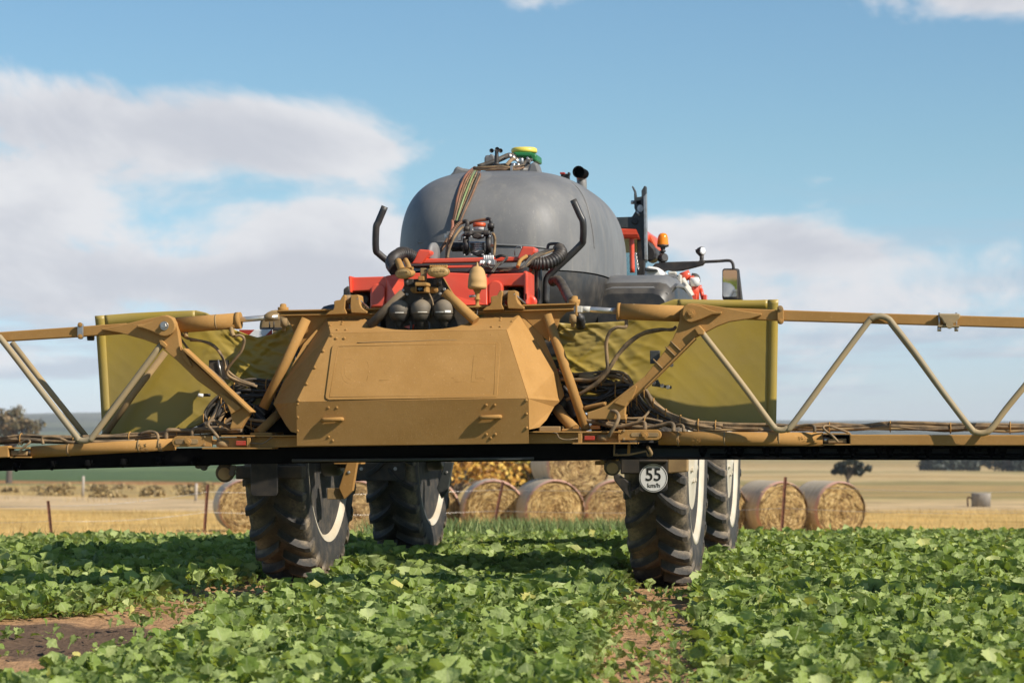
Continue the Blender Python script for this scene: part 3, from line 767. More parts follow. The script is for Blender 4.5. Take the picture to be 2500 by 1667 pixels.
def woods():
    gum = foliage_mat('dull gum leaves', [(0, (0.07, 0.065, 0.03)), (0.5, (0.14, 0.115, 0.05)), (1, (0.26, 0.16, 0.07))])
    gold = foliage_mat('golden autumn leaves', [(0, (0.30, 0.14, 0.03)), (0.5, (0.50, 0.26, 0.045)), (1, (0.62, 0.40, 0.07))])
    yel = foliage_mat('yellow green leaves', [(0, (0.10, 0.10, 0.02)), (0.5, (0.26, 0.21, 0.04)), (1, (0.55, 0.42, 0.06))])
    dark = foliage_mat('dark evergreen leaves', [(0, (0.012, 0.02, 0.012)), (0.6, (0.025, 0.035, 0.02)), (1, (0.05, 0.06, 0.03))])
    def at_px(px, D): x = (px - HX) / F * D; return Vector((x, D, gz(x, D)))
    tree('gum_tree', at_px(22, 300), 9.0, 5.4, gum, 'brownish gum tree standing above the boom at the far left', 'tree', None, 3, 0.34, 2400, 0.35, 12)
    tree('autumn_tree', at_px(1110, 92), 3.5, 3.0, gold, 'golden autumn tree behind the bales, nearest the left front wheel', 'tree', 'autumn trees behind the bales', 5, 0.16, 3000, 0.12, 14)
    tree('autumn_tree', at_px(1215, 97), 3.3, 2.6, gold, 'orange brown autumn tree above the frayed bale', 'tree', 'autumn trees behind the bales', 6, 0.16, 2200, 0.14, 12)
    tree('autumn_tree', at_px(1310, 94), 3.0, 2.4, yel, 'yellow green tree just left of the bale stack', 'tree', 'autumn trees behind the bales', 8, 0.16, 2600, 0.10, 12)
    tree('dark_tree', at_px(2072, 240), 4.0, 2.1, dark, 'dark evergreen tree above the rightmost bale', 'tree', None, 9, 0.34, 1900, 0.12, 10)
    for i, (px, D, h_, w_) in enumerate([(2295, 520, 5.0, 8.5), (2352, 540, 4.6, 6), (2465, 500, 5.5, 10), (2530, 520, 5.5, 8)]):
        tree('hillside_tree', at_px(px, D), h_, w_, dark, ['dark tree clump on the right hillside, left of the pair', 'dark tree close beside the hillside clump', 'wide dark tree at the right edge of the hillside', 'dark tree cut by the right edge of the picture'][i], 'tree', 'dark trees on the right hillside', 20 + i, 0.7, 2600, 0.03, 20, 0.0)
    # small scrub
    scrub = foliage_mat('dry scrub leaves', [(0, (0.19, 0.135, 0.055)), (0.5, (0.31, 0.215, 0.085)), (1, (0.43, 0.31, 0.13))])
    r = random.Random(4)
    spots = [(25, 165), (95, 172), (165, 186), (240, 176), (300, 190), (372, 182), (440, 196), (505, 186), (130, 132), (262, 128), (372, 134), (470, 142)]
    words = ['first', 'second', 'third', 'fourth', 'fifth', 'sixth', 'seventh', 'eighth', 'leftmost', 'second', 'third', 'rightmost']
    for i, (px, D) in enumerate(spots):
        b = at_px(px, D); n = 320; rs = np.random.RandomState(i + 60)
        d = rs.normal(size=(n, 3)); d /= np.linalg.norm(d, axis=1, keepdims=True)
        wd = r.uniform(0.5, 1.1); pts = d * (0.4 + 0.6 * rs.rand(n, 1)) * np.array([wd, wd, r.uniform(0.3, 0.62)]); pts[:, 2] = np.abs(pts[:, 2])
        bb = basis(rs.normal(size=(n, 3)), rs.normal(size=(n, 3))) * (0.2 * rs.uniform(0.5, 1.3, n))[:, None, None]
        o = scatter('scrub_bush', [LEAFQ], np.zeros(n, int), np.concatenate([bb, pts[:, :, None]], 2), rs.rand(n, 3), scrub, kind=None, label=(words[i] + ' brown scrub bush from the left in the far row' if i < 8 else words[i] + ' low scrub bush of the nearer row in the dry paddock'), category='bush', group='scrub bushes in the dry paddock')
        o.location = b
    o = None
    # a concrete trough far off on the right
    t0 = at_px(2395, 101); root = empty('water_trough', t0); tag(root, 'small grey concrete trough far off at right beyond the stubble', 'trough')
    tm = pmat('weathered concrete', (0.33, 0.30, 0.26), 0.9, c2=(0.22, 0.2, 0.18), nscale=3)
    MB().lathe((0, 0, 0), (0, 0, 1), [(0, .36), (.5, .37), (.52, .37), (.52, .30), (.2, .29)], 20).build('basin', tm, root)
    MB().tube([(-.34, 0, .3), (-.5, 0, .35), (-.5, 0, .0)], 0.03, 6).build('pipe', 'rust', root)

# ------------------------------------------------------------------ the wire fence
def fence():
    root = empty('wire_fence', (0, 45, gz(0, 45))); tag(root, 'wire fence with thin rusty steel posts behind the crop', 'fence')
    posts = [((118, 1222), (126, 1302), 43), ((508, 1182), (500, 1292), 44), ((1228, 1176), (1206, 1282), 46), ((1918, 1164), (1910, 1278), 46), ((-260, 1200), (-262, 1300), 43), ((2620, 1180), (2622, 1280), 46)]
    tops = []
    for (a, b, D) in posts:
        pt, pb = ray(*a, D), ray(*b, D)
        pb2 = pb + (pb - pt).normalized() * 0.5
        g = gz(pb.x, pb.y) - 0.1
        d = (pb - pt).normalized(); pb2 = pt + d * ((g - pt.z) / d.z)
        m = MB(); ax = d.orthogonal().normalized(); bx = d.cross(ax)
        for k in range(3):                                # a star picket: three thin vanes
            t = k * 2 * math.pi / 3 + 0.5; e = (ax * math.cos(t) + bx * math.sin(t)); nrm = d.cross(e) * 0.004
            m.add([pt - nrm, pt + nrm, pt + e * .030 + nrm, pt + e * .030 - nrm, pb2 - nrm, pb2 + nrm, pb2 + e * .030 + nrm, pb2 + e * .030 - nrm],
                  [(0, 1, 2, 3), (7, 6, 5, 4), (0, 4, 5, 1), (1, 5, 6, 2), (2, 6, 7, 3), (3, 7, 4, 0)])
        o = m.build('post', 'rust', root); o.location = -root.location
        tops.append((pt, pb2))
    order = sorted(tops, key=lambda p: p[0].x)
    for fr in (0.12, 0.45, 0.8):
        pts = [a.lerp(b, fr) for a, b in order]; path = []
        for a, b in zip(pts, pts[1:]):
            for k in range(6): p = a.lerp(b, k / 6); p.z -= 0.06 * math.sin(math.pi * k / 6); path.append(p)
        path.append(pts[-1])
        o = MB().tube(path, 0.004, 4, smooth_path=False).build('wire', 'steel', root); o.location = -root.location
    for i, (px, py, D) in enumerate([(202, 1158, 130), (478, 1176, 120)]):
        p = ray(px, py, D); g = gz(p.x, p.y)
        rt = empty('wooden_post', (p.x, p.y, g)); tag(rt, ['pale wooden fence post far off at the left edge of the paddock', 'pale wooden post far off left of the lone bale', 'pale wooden post far off beside the trough'][i], 'post', 'pale posts far off')
        MB().lathe((0, 0, -0.1), (0.03, 0, 1), [(0, .07), (max(0.7, p.z - g), .065), (max(0.7, p.z - g) + .03, .03)], 8).build('post_shaft', pmat('weathered wood %d' % i, (0.40, 0.35, 0.29), 0.9), rt)
        MB().lathe((0, 0, max(0.7, p.z - g) * 0.85), (0, 1, 0), [(-.09, .012), (.09, .012)], 6).build('insulator', 'white', rt)
# ------------------------------------------------------------------ the sprayer: its own frame, u right, v forward, w up, origin under the rear axle
OX, OY, YAW = -0.25, 19.0, R(9)
_cy, _sy = math.cos(YAW), math.sin(YAW)
SPR = empty('crop_sprayer', (OX, OY, 0), -YAW)
tag(SPR, 'red and grey self propelled crop sprayer with dusty tan folding boom, seen from behind', 'crop sprayer')
def at(px, py, v):
    """point of the sprayer's plane v that the photograph shows at a pixel, in the sprayer's frame"""
    a, b = (px - HX) / F, (HY - py) / F
    t = (v + OX * _sy + OY * _cy) / (a * _sy + _cy)
    X, Y = t * a - OX, t - OY
    return Vector((X * _cy - Y * _sy, v, CZ + t * b))
def crop_map(x0, y0, s): return lambda x, y: (x0 + x * s, y0 + y * s)
K1 = crop_map(820, 340, .31463); K2 = crop_map(200, 700, .29762); K3 = crop_map(640, 700, .33163); K4 = crop_map(1280, 700, .29336)
K5 = crop_map(1440, 430, .21042); K6 = crop_map(480, 1080, .29762); K7 = crop_map(1080, 1080, .29762); K8 = crop_map(840, 540, .26361)
K9 = crop_map(0, 960, .26361); K10 = crop_map(1880, 700, .29342); K14 = crop_map(0, 700, .29342); K15 = crop_map(900, 640, .14456)
K18 = crop_map(1380, 1080, .22965); K19 = crop_map(1120, 340, .14456); K20 = crop_map(1040, 500, .11479); K21 = crop_map(1300, 880, .19558)
def L(k, x, y, v): return at(*k(x, y), v)
def pts(k, ps): return [L(k, *p) for p in ps]
def poly(k, ps, v): return [(q.x, q.z) for q in (L(k, x, y, v) for x, y in ps)]
def tube(name, k, ps, r, mat, parent, seg=10, sm=True, sub=5, **kw):
    return MB().tube(pts(k, ps), r, seg, sm, sub, **kw).build(name, mat, parent)
def plate(name, k, ps, v0, v1, mat, parent, bevel=0.003, label=None):
    return MB().prism(poly(k, ps, v0), v0, v1).build(name, mat, parent, bevel=bevel, label=label)
def slab(name, p3, dv, mat, parent, bevel=0.0):
    n = len(p3); vs = [tuple(p) for p in p3] + [(p[0], p[1] + dv, p[2]) for p in p3]
    a = sum(p3[i][0] * p3[(i + 1) % n][2] - p3[(i + 1) % n][0] * p3[i][2] for i in range(n))
    if a < 0:
        p3 = p3[::-1]; vs = [tuple(p) for p in p3] + [(p[0], p[1] + dv, p[2]) for p in p3]
    m = MB(); m.add(vs, [tuple(range(n)), tuple(range(2 * n - 1, n - 1, -1))] + [(i + n, (i + 1) % n + n, (i + 1) % n, i) for i in range(n)])
    return m.build(name, mat, parent, bevel=bevel)
def bolt(k, x, y, v, r, parent, mat='dust', name='bolt', washer=True):
    m = MB(); c = L(k, x, y, v)
    if washer: m.lathe(c, (0, -1, 0), [(-.002, r * 1.5), (.004, r * 1.5), (.005, r * 1.4)], 14)
    m.lathe(c, (0, -1, 0), [(.0, r), (r * 0.9, r), (r * 1.0, r * .85)], 6, False)
    return m.build(name, mat, parent)
def boxp(name, k, x0, y0, x1, y1, v0, v1, mat, parent, bevel=0.004, label=None):
    return plate(name, k, [(x0, y0), (x1, y0), (x1, y1), (x0, y1)], v0, v1, mat, parent, bevel, label)
def arc(cx, cy, rx, ry, a0, a1, n):
    return [(cx + rx * math.cos(R(lerp(a0, a1, i / n))), cy - ry * math.sin(R(lerp(a0, a1, i / n)))) for i in range(n + 1)]
def world_of(u, v): return (OX + u * _cy + v * _sy, OY - u * _sy + v * _cy)

# ---- wheels
def build_wheels():
    RT = 0.955
    tb = MB()
    half = [(.175, .635), (.198, .65), (.208, .68), (.216, .76), (.216, .82), (.203, .866), (.17, .884), (.09, .893)]
    prof = [(-a, r) for a, r in half] + [(0, .896)] + [(a, r) for a, r in half[::-1]]
    tb.lathe((0, 0, 0), (1, 0, 0), prof, 84)
    NL = 26
    for s in (-1, 1):
        for k in range(NL):
            th0 = (k + (0.5 if s > 0 else 0)) * 2 * math.pi / NL
            rows = []
            path = [(0.004, 0.0, .955, .020), (.03, .035, .957, .023), (.08, .09, .956, .024), (.13, .135, .953, .025), (.175, .165, .945, .026), (.206, .18, .928, .027), (.221, .19, .872, .028), (.222, .195, .81, .022)]
            for i, (a, dt, rt, hw) in enumerate(path):
                t = th0 + dt * 1.0
                rb = 0.880 if i < 6 else rt - 0.02
                aa = a
                def P(rr, dth, ax): return (s * ax, rr * math.cos(t + dth), rr * math.sin(t + dth))
                ab = aa if i < 6 else aa - 0.022
                rows += [P(rb, -hw * 1.35, ab), P(rt, -hw * .85, aa), P(rt, hw * .85, aa), P(rb, hw * 1.35, ab)]
            fs = []
            n = len(path)
            for i in range(n - 1):
                for j in range(3):
                    a = i * 4 + j; f = (a, a + 1, a + 5, a + 4); fs.append(f if s < 0 else f[::-1])
            fs += [(0, 3, 2, 1) if s < 0 else (0, 1, 2, 3), tuple(range((n - 1) * 4, n * 4))]
            tb.add(rows, fs)
    tyre_me = tb.mesh('tyre'); tyre_me.materials.append(M['tyre'])
    rimb = MB()                                              # dished steel rim, open side towards -u
    rimb.lathe((0, 0, 0), (1, 0, 0), [(-.208, .668), (-.196, .672), (-.182, .650), (-.180, .622), (-.10, .60), (-.06, .575), (.05, .575), (.07, .60), (.14, .605), (.180, .622), (.182, .650), (.196, .672), (.208, .668),
                                             (.204, .640), (.190, .610), (.145, .590), (.08, .585), (.065, .565), (-.055, .565), (-.09, .585), (-.165, .608), (-.202, .640), (-.208, .668)], 72)
    rim_me = rimb.mesh('rim'); rim_me.materials.append(M['rim'])
    db = MB().lathe((0, 0, 0), (1, 0, 0), [(.12, .590), (.150, .585), (.165, .50), (.175, .42), (.178, .25), (.20, .20), (.205, .05), (.19, .04), (.185, .20), (.163, .25), (.16, .42), (.150, .50), (.135, .575), (.12, .590)], 60)
    for k in range(10):
        t = k * 2 * math.pi / 10
        db.lathe((.165, .225 * math.cos(t), .225 * math.sin(t)), (1, 0, 0), [(0, .018), (.035, .018), (.037, .012)], 6, False)
    disc_me = db.mesh('wheel_disc'); disc_me.materials.append(M['rim'])
    hb = MB().lathe((0, 0, 0), (1, 0, 0), [(-.30, .16), (-.28, .19), (-.10, .20), (.06, .19), (.10, .15)], 28)
    hub_me = hb.mesh('hub_motor'); hub_me.materials.append(M['black'])
    vb = MB().tube([(.10, .0, -.545), (.14, 0, -.53), (.17, 0, -.52)], .008, 6); val_me = vb.mesh('valve'); val_me.materials.append(M['steel'])
    for (u, v, z, ax) in [(-1.29, 0, .94, 'left rear'), (1.37, 0, .94, 'right rear'), (-1.26, 3.86, .915, 'left front'), (1.34, 3.86, .915, 'right front')]:
        o = bpy.data.objects.new('wheel', disc_me); col.objects.link(o); o.parent = SPR; o.location = (u, v, z)
        o.rotation_euler = (R(37 if u > 0 else 11) + v, 0, 0)
        if u < 0: o.scale = (-1, 1, 1)
        o['label'] = ax + ' wheel with chevron tread tyre and white rim'
        for me in (tyre_me, rim_me, hub_me, val_me):
            c = bpy.data.objects.new(me.name.split('.')[0], me); col.objects.link(c); c.parent = o
        WHEELS.append(world_of(u, v))
    # legs that carry the wheels, inside of each one
    for (u, v, s) in [(-1.29, 0, 1), (1.37, 0, -1), (-1.26, 3.86, 1), (1.34, 3.86, -1)]:
        ui = u + s * .30
        lg = MB().box((ui, v, 1.18), (.13, .20, .75)).build('wheel_leg', 'black', SPR, bevel=.012)
        MB().box((ui - s * .03, v, .93), (.08, .26, .26)).build('motor_flange', 'black', lg, bevel=.02)
        MB().lathe((ui + s * .11, v - .16, 1.12), (0, 0, 1), [(-.26, .03), (0, .03), (0, .048), (.55, .048)], 16).build('damper', 'chrome', lg)
        MB().box((ui + s * .09, v - .16, .85), (.20, .14, .028)).build('damper_foot', 'dust', lg, bevel=.004)
        MB().box((ui + s * .10, v, 1.62), (.40, .26, .18)).build('axle_end', 'black', lg, bevel=.015)
build_wheels()

# folded guard plates beside the left hand wheels
for (k, ps, v, mt) in [(K6, [(1232, 160), (1318, 160), (1280, 395), (1208, 465), (1165, 375)], -.35, 'dust'), (K6, [(2035, 160), (2105, 160), (2060, 395), (2008, 462), (1970, 375)], 3.5, 'grey_steel')]:
    g = plate('wheel_guard', k, ps, v, v + .05, mt, SPR, .006)
    bolt(k, ps[0][0] + 15, ps[0][1] + 85, v, .008, g, 'steel')
boxp('leg_bracket', K6, 1070, 375, 1190, 465, -.33, -.2, 'dust_dark', SPR)

# ---- chassis
ch = MB()
ch.box((0.05, 2.3, 1.86), (.60, 5.2, .18)); ch.box((0, 0, 1.66), (2.5, .18, .12)); ch.box((0, 3.86, 1.66), (2.4, .18, .12)); ch.box((0.05, -.7, 1.90), (.4, 1.4, .10)); ch.box((0.05, 0, 1.76), (.3, .2, .2)); ch.box((0.05, 3.86, 1.76), (.3, .2, .2))
CH = ch.build('chassis', 'black', SPR, bevel=.02)
boxp('fender_bracket', K6, 318, 190, 860, 300, -1.0, -.86, 'dust_black', SPR, .01)
boxp('fender_bracket', K6, 1290, 165, 1712, 315, 2.95, 3.1, 'dust_black', SPR, .01)
boxp('fender_bracket', K18, 585, 150, 800, 335, -1.0, -.86, 'dust_black', SPR, .01)
plate('fender_bracket', K18, [(1085, 150), (1300, 150), (1300, 310), (1085, 330)], -1.0, -.9, 'dust_dark', SPR, .008)
for x in (1352, 1630): bolt(K6, x, 215, 2.95, .01, CH, 'steel')

# ---- mudflaps and the speed plate
def rrect_pts(x0, y0, x1, y1, r, n=5):
    o = []
    for cx, cy, a0 in ((x1 - r, y0 + r, 0), (x0 + r, y0 + r, 90), (x0 + r, y1 - r, 180), (x1 - r, y1 - r, 270)):
        o += [(cx + r * math.cos(R(a0 + 90 * i / n)), cy - r * math.sin(R(a0 + 90 * i / n))) for i in range(n + 1)]
    return o
fl = plate('mudflap', K6, rrect_pts(442, 150, 664, 440, 34), -1.08, -1.065, 'black', SPR, .004, 'black rubber flap behind the left rear wheel')
fr = plate('mudflap', K18, rrect_pts(785, 130, 1085, 525, 42), -1.08, -1.065, 'black', SPR, .004, 'black rubber flap carrying the round speed plate')
plate('flap_fold', K18, [(785, 182), (1085, 182), (1085, 208), (785, 208)], -1.11, -1.081, 'dust_black', fr, .004)
def disc(name, k, x, y, v, r, th, mat, parent):
    return MB().lathe(L(k, x, y, v), (0, -1, 0), [(0, r), (th, r)], 48, False).build(name, mat, parent)
sp = disc('speed_plate', K18, 937, 375, -1.081, .0950, .004, 'white', SPR); sp['label'] = 'round white plate reading 55 km/h'
rg = MB().lathe(L(K18, 937, 375, -1.0855), (0, -1, 0), [(0, .0905), (.0008, .0905), (.0008, .0870), (0, .0870), (0, .0905)], 48, False).build('ring', 'ink', sp)
def text(body, k, x, y, v, size, mat, parent, name, squeeze=1.0, bold=0.0):
    cu = bpy.data.curves.new(name, 'FONT'); cu.body = body; cu.size = size; cu.align_x = 'CENTER'; cu.align_y = 'CENTER'; cu.extrude = 0.0006; cu.offset = bold
    tmp = bpy.data.objects.new(name + '_tmp', cu); col.objects.link(tmp)
    bpy.context.view_layer.update()
    me = bpy.data.meshes.new_from_object(tmp.evaluated_get(bpy.context.evaluated_depsgraph_get()))
    bpy.data.objects.remove(tmp); bpy.data.curves.remove(cu)
    c = L(k, x, y, v)
    for p in me.vertices: q_ = p.co.copy(); p.co = (c.x + q_.x * squeeze, c.y - q_.z, c.z + q_.y)
    me.materials.clear(); me.materials.append(M[mat])
    o = bpy.data.objects.new(name, me); col.objects.link(o); o.parent = parent
    return o
text('55', K18, 937, 346, -1.0866, .120, 'ink', sp, 'digits', 0.92, 0.001)
text('km/h', K18, 942, 456, -1.0866, .043, 'ink', sp, 'unit_lettering')

# ---- tank: implicit hull u^2/a^2 + t^3 + |s|^3 = 1
TA, TZ, TH, TC, TL, TU, TE, TT = .760, 2.20, .80, 1.30, 1.70, .095, 3.1, 3.5
TS = 3.6
def tank_pt(s, a):
    """s -1..1 along the machine (rear to front), a 0..180 degrees over the top"""
    K = max(0.0, 1 - abs(s) ** TS)
    c_, s_ = math.cos(a), math.sin(a)
    tmax = K ** (1 / TT)
    t = tmax * abs(s_) ** 0.75
    hw = TA * max(0, K - t ** TT) ** (1 / TE) * (1 if c_ >= 0 else -1)
    return Vector((TU + hw, TC + s * TL, TZ + TH * t))
def tank_low(s, a):
    K = max(0.0, 1 - abs(s) ** TS); s_ = math.sin(a)
    t = K ** .4 * abs(s_) ** 0.8
    hw = TA * max(0, K - t ** 2.5) ** (1 / TE) * (1 if math.cos(a) >= 0 else -1)
    return Vector((TU + hw, TC + s * TL, TZ - .58 * t))
def spos(i, n):
    x = i * 2 - 1
    return math.copysign(1 - (1 - abs(x)) ** 2.2, x)
tk = MB(); tk.grid(lambda i, j: tank_pt(spos(j, 1), math.pi * (1 - i)), 72, 64)
TANK = tk.build('tank', 'tank', SPR)
md = TANK.modifiers.new('smooth', 'SMOOTH'); md.factor = 0.5; md.iterations = 2
MB().grid(lambda i, j: tank_low(spos(j, 1), math.pi * i), 60, 50).build('lower_tank', 'tank_low', TANK)  # belly shade put into the colour, black instead of the tank's grey
def tank_surf(u, z):
    """rear surface of the tank at (u, z), with its v"""
    t = max(0.0, (z - TZ) / TH) if z >= TZ else ((TZ - z) / .58) ** (2.5 / TT)
    q_ = 1 - abs((u - TU) / TA) ** TE - t ** TT
    if q_ <= 0: return None
    return TC - TL * q_ ** (1 / TS)
def on_tank(k, x, y, off=0.012):
    v = 0.0
    for _ in range(25):
        p = L(k, x, y, v); q_ = tank_surf(p.x, p.z)
        if q_ is None: q_ = min(v + .1, TC)
        v = 0.5 * v + 0.5 * q_
    p = L(k, x, y, v); p.y -= off
    return p
seam = [on_tank(K1, x, y, .004) for x, y in [(640, 800), (900, 800), (1270, 820), (1500, 830), (1660, 848)]]
MB().tube(seam, .008, 8).build('mould_seam', 'tank', TANK)
crease = [on_tank(K1, x, y, .001) for x, y in [(1830, 335), (1885, 390), (1935, 480), (1970, 600), (1995, 740), (2005, 850)]]
MB().tube(crease, .006, 8, rfun=lambda t, i: .4 + 1.0 * math.sin(math.pi * t)).build('mould_seam', 'tank', TANK)
# moulded lifting lugs on top
for nm, k, ps, v in [('lifting_lug', K1, [(870, 290), (905, 255), (925, 212), (945, 210), (985, 225), (1060, 235), (1060, 290)], .75), ('lifting_lug', K1, [(1480, 262), (1500, 195), (1530, 178), (1560, 182), (1580, 250), (1600, 285)], .45)]:
    lg = plate(nm, k, ps, v, v + .16, 'tank', TANK, .02)
boxp('tank_lug_plate', K19, 430, 265, 610, 420, 1.15, 1.25, 'tank', TANK, .02)
plate('tank_lug_plate', K19, [(430, 300), (500, 285), (545, 240), (600, 285), (610, 420), (430, 420)], 1.12, 1.149, 'tank', TANK, .01)

# filler neck, hoses and clips on the crown of the tank
lid = MB().lathe(L(K19, 900, 520, 1.0), (0, 0, 1), [(-.05, .20), (.0, .20), (.012, .18), (.03, .17), (.04, .12)], 28).build('filler_lid', 'tank_low', TANK)
tube('crown_hose', K19, [(330, 470, .75), (600, 380, .8), (760, 310, .85), (850, 275, .95), (930, 300, 1.05)], .021, 'hose_black', TANK)
tube('crown_hose', K19, [(800, 450, .62), (850, 390, .66), (910, 340, .75), (980, 340, .9)], .014, 'hose_dust', TANK)
tube('crown_hose', K19, [(1090, 450, .6), (1120, 390, .65), (1170, 360, .75), (1230, 350, .9)], .012, 'hose_black', TANK)
for (x, y) in ((870, 280), (930, 310), (985, 360), (1180, 350)):
    c = L(K19, x, y, .80); MB().lathe(c, (1, .2, .7), [(-.008, .024), (.008, .024), (.008, .020), (-.008, .020), (-.008, .024)], 18).build('hose_clip', 'steel', TANK)
for x, y, r in ((925, 430, .014), (995, 430, .016), (1060, 340, .013)):
    MB().lathe(L(K19, x, y, .6), (0, 0, 1), [(-.05, r * 1.2), (.0, r * 1.3), (.01, r)], 10).build('fitting', 'steel', TANK)
rng = random.Random(3)
for i in range(7):                                              # loom of cables across the crown
    ps = [(250 + rng.uniform(-8, 8), 478 + i * 5, .46), (420, 470 + i * 9 + rng.uniform(-6, 6), .44), (560, 468 + i * 9 + rng.uniform(-14, 14), .43), (700, 450 + i * 11 + rng.uniform(-14, 14), .43), (850, 470 + i * 9 + rng.uniform(-10, 10), .44), (1000, 480 + rng.uniform(-30, 40), .46), (1100, 450 + rng.uniform(-20, 60), .5)]
    tube('cable', K19, ps, .0058, ['hose_dust', 'hose_dust', 'hose_brown', 'hose_black'][i % 4], TANK, 6)
boxp('cable_bracket', K19, 868, 450, 905, 530, .40, .43, 'steel', TANK, .002)
down = [(1085, 222), (1040, 270), (1000, 345), (965, 450), (940, 560), (920, 650)]
mats_ = ['hose_orange', 'hose_brown', 'hose_dust', 'cable_green', 'hose_dust', 'hose_black', 'hose_brown']
for i in range(7):                                              # the same loom hanging down the rear of the tank
    p3 = []
    for j, (x, y) in enumerate(down):
        f = j / (len(down) - 1); spread = lerp(14, 11, f) if f > .15 else 9
        p3.append(on_tank(K1, x + (i - 1) * spread * (0.7 + .8 * math.sin(math.pi * min(1, f * 1.1))) + rng.uniform(-3, 3), y + i * 1.5, .016 + .006 * (i % 2)))
    MB().tube(p3, .0125 if i == 0 else .0085, 7).build('cable', mats_[i], TANK)
MB().tube([on_tank(K1, x, y, .035) for x, y in ((900, 640), (930, 642), (975, 640))], .008, 6).build('cable_tie', 'ink', TANK)

# ---- instruments above the tank
an = tube('wind_gauge', K19, [(640, 430, .55), (640, 360, .55), (640, 190, .55)], .0165, 'black', SPR, 12, rfun=lambda t, i: 1.5 if t < .2 else (1.05 if t < .75 else 0.85))
for dx, dyy in ((-85, 15), (65, 15), (10, -10)):
    c = L(K19, 640 + dx, 180 + dyy, .55 + (.05 if dx == 10 else -.01))
    MB().lathe(c, (.3, -1, .1), [(-.018, .003), (-.015, .010), (-.008, .015), (0, .017), (-.002, .015), (-.009, .012), (-.014, .006)], 16).build('cup', 'black', an)
    MB().tube([L(K19, 640, 185, .55), c], .003, 6, False).build('cup_arm', 'black', an)
gp = plate('satellite_receiver', K19, [(905, 215), (1200, 215), (1315, 250), (1320, 380), (1230, 372), (1200, 310), (950, 300)], 1.30, 1.58, 'green', SPR, .015, 'green and yellow satellite receiver on top of the tank')
gc = L(K19, 1105, 225, 1.44)
MB().lathe(gc, (0, 0, 1), [(-.005, .095), (.004, .100), (.014, .101), (.028, .097), (.035, .085), (.038, .04)], 32).build('receiver_lid', 'yellow', gp)
boxp('receiver_post', K19, 1060, 300, 1180, 520, 1.4, 1.5, 'black', gp)
sn = MB().lathe(L(K19, 2040, 560, 3.2), (-.12, -1, .0), [(-.16, .040), (-.05, .044), (.02, .050), (.04, .051), (.035, .046), (-.02, .036)], 28).build('air_intake', 'void', SPR)
tube('intake_pipe', K19, [(2045, 565, 3.35), (2070, 640, 3.5), (2080, 800, 3.5), (2080, 1100, 3.5)], .042, 'tank', sn, 16)
boxp('marker_lamp', K1, 1738, 256, 1775, 272, 2.4, 2.46, 'refl_red', SPR)
boxp('marker_lamp', K1, 1798, 256, 1814, 278, 2.4, 2.46, 'black', SPR)
boxp('marker_lamp_foot', K1, 1745, 268, 1812, 345, 2.42, 2.46, 'black', SPR)

# ---- right and left side cowls over the wheels
def cowl(name, k, side, parent, mat, vr):
    """a loft: rounded box whose roof arches up and falls away to the front"""
    m = MB()
    secs = vr
    prof = []
    for (v, u0, u1, z0, z1) in secs:
        r = min(.10, (u1 - u0) * .35)
        ring = [(u0, z0), (u0, lerp(z0, z1, .5)), (u0 + .01, z1 - r)] + [(u0 + r - r * math.cos(R(a)), z1 - r + r * math.sin(R(a))) for a in (30, 60, 90)] + [(u1 - r + r * math.sin(R(a)), z1 - r + r * math.cos(R(a))) for a in (0, 30, 60, 90)] + [(u1 + .01, lerp(z0, z1, .5)), (u1 + .01, z0 + .06), (u1 - .03, z0)]
        prof.append([(p[0], v, p[1]) for p in ring])
    n = len(prof[0]); vs = [p for r_ in prof for p in r_]
    fs = [(i * n + j, i * n + (j + 1) % n, (i + 1) * n + (j + 1) % n, (i + 1) * n + j) for i in range(len(prof) - 1) for j in range(n)]
    m.add(vs, fs, True); m.add(prof[0], [tuple(range(n - 1, -1, -1))]); m.add(prof[-1], [tuple(range(n))])
    return m.build(name, mat, parent)
p0 = L(K5, 150, 1440, .6); p1 = L(K5, 760, 1440, .6)
cw = cowl('side_cowl', K5, 1, SPR, 'tank_low', [(.60, .80, 1.30, 1.78, 2.08), (.66, .78, 1.34, 1.76, 2.16), (.9, .78, 1.36, 1.76, 2.215), (1.3, .78, 1.37, 1.76, 2.22), (1.8, .78, 1.38, 1.76, 2.18), (2.3, .8, 1.38, 1.76, 2.10), (2.7, .82, 1.36, 1.76, 2.00), (2.9, .85, 1.30, 1.78, 1.90)])
tpk = cowl('cowl_top', K5, 1, cw, 'tank', [(.63, .80, 1.30, 2.02, 2.125), (.7, .79, 1.335, 2.06, 2.182), (.9, .785, 1.352, 2.09, 2.232), (1.3, .785, 1.362, 2.10, 2.236), (1.8, .785, 1.37, 2.05, 2.196), (2.3, .805, 1.37, 1.98, 2.112), (2.7, .825, 1.35, 1.90, 2.012)])
slab('decal', [L(K5, 850, 1250, 1.7) + Vector((0, -.0, 0)), L(K5, 1040, 1270, 2.0), L(K5, 1058, 1425, 2.0), L(K5, 830, 1395, 1.7)], .006, 'decal', cw)
slab('decal_panel', [L(K5, 915, 1285, 1.69), L(K5, 975, 1310, 1.79), L(K5, 972, 1375, 1.79), L(K5, 905, 1350, 1.69)], -.004, 'label', cw)
cowl('side_cowl', K5, -1, SPR, 'tank_low', [(.60, -1.30, -.80, 1.70, 1.95), (.7, -1.34, -.78, 1.68, 2.02), (1.3, -1.36, -.78, 1.68, 2.06), (2.0, -1.36, -.78, 1.68, 1.98), (2.8, -1.3, -.82, 1.7, 1.82)])

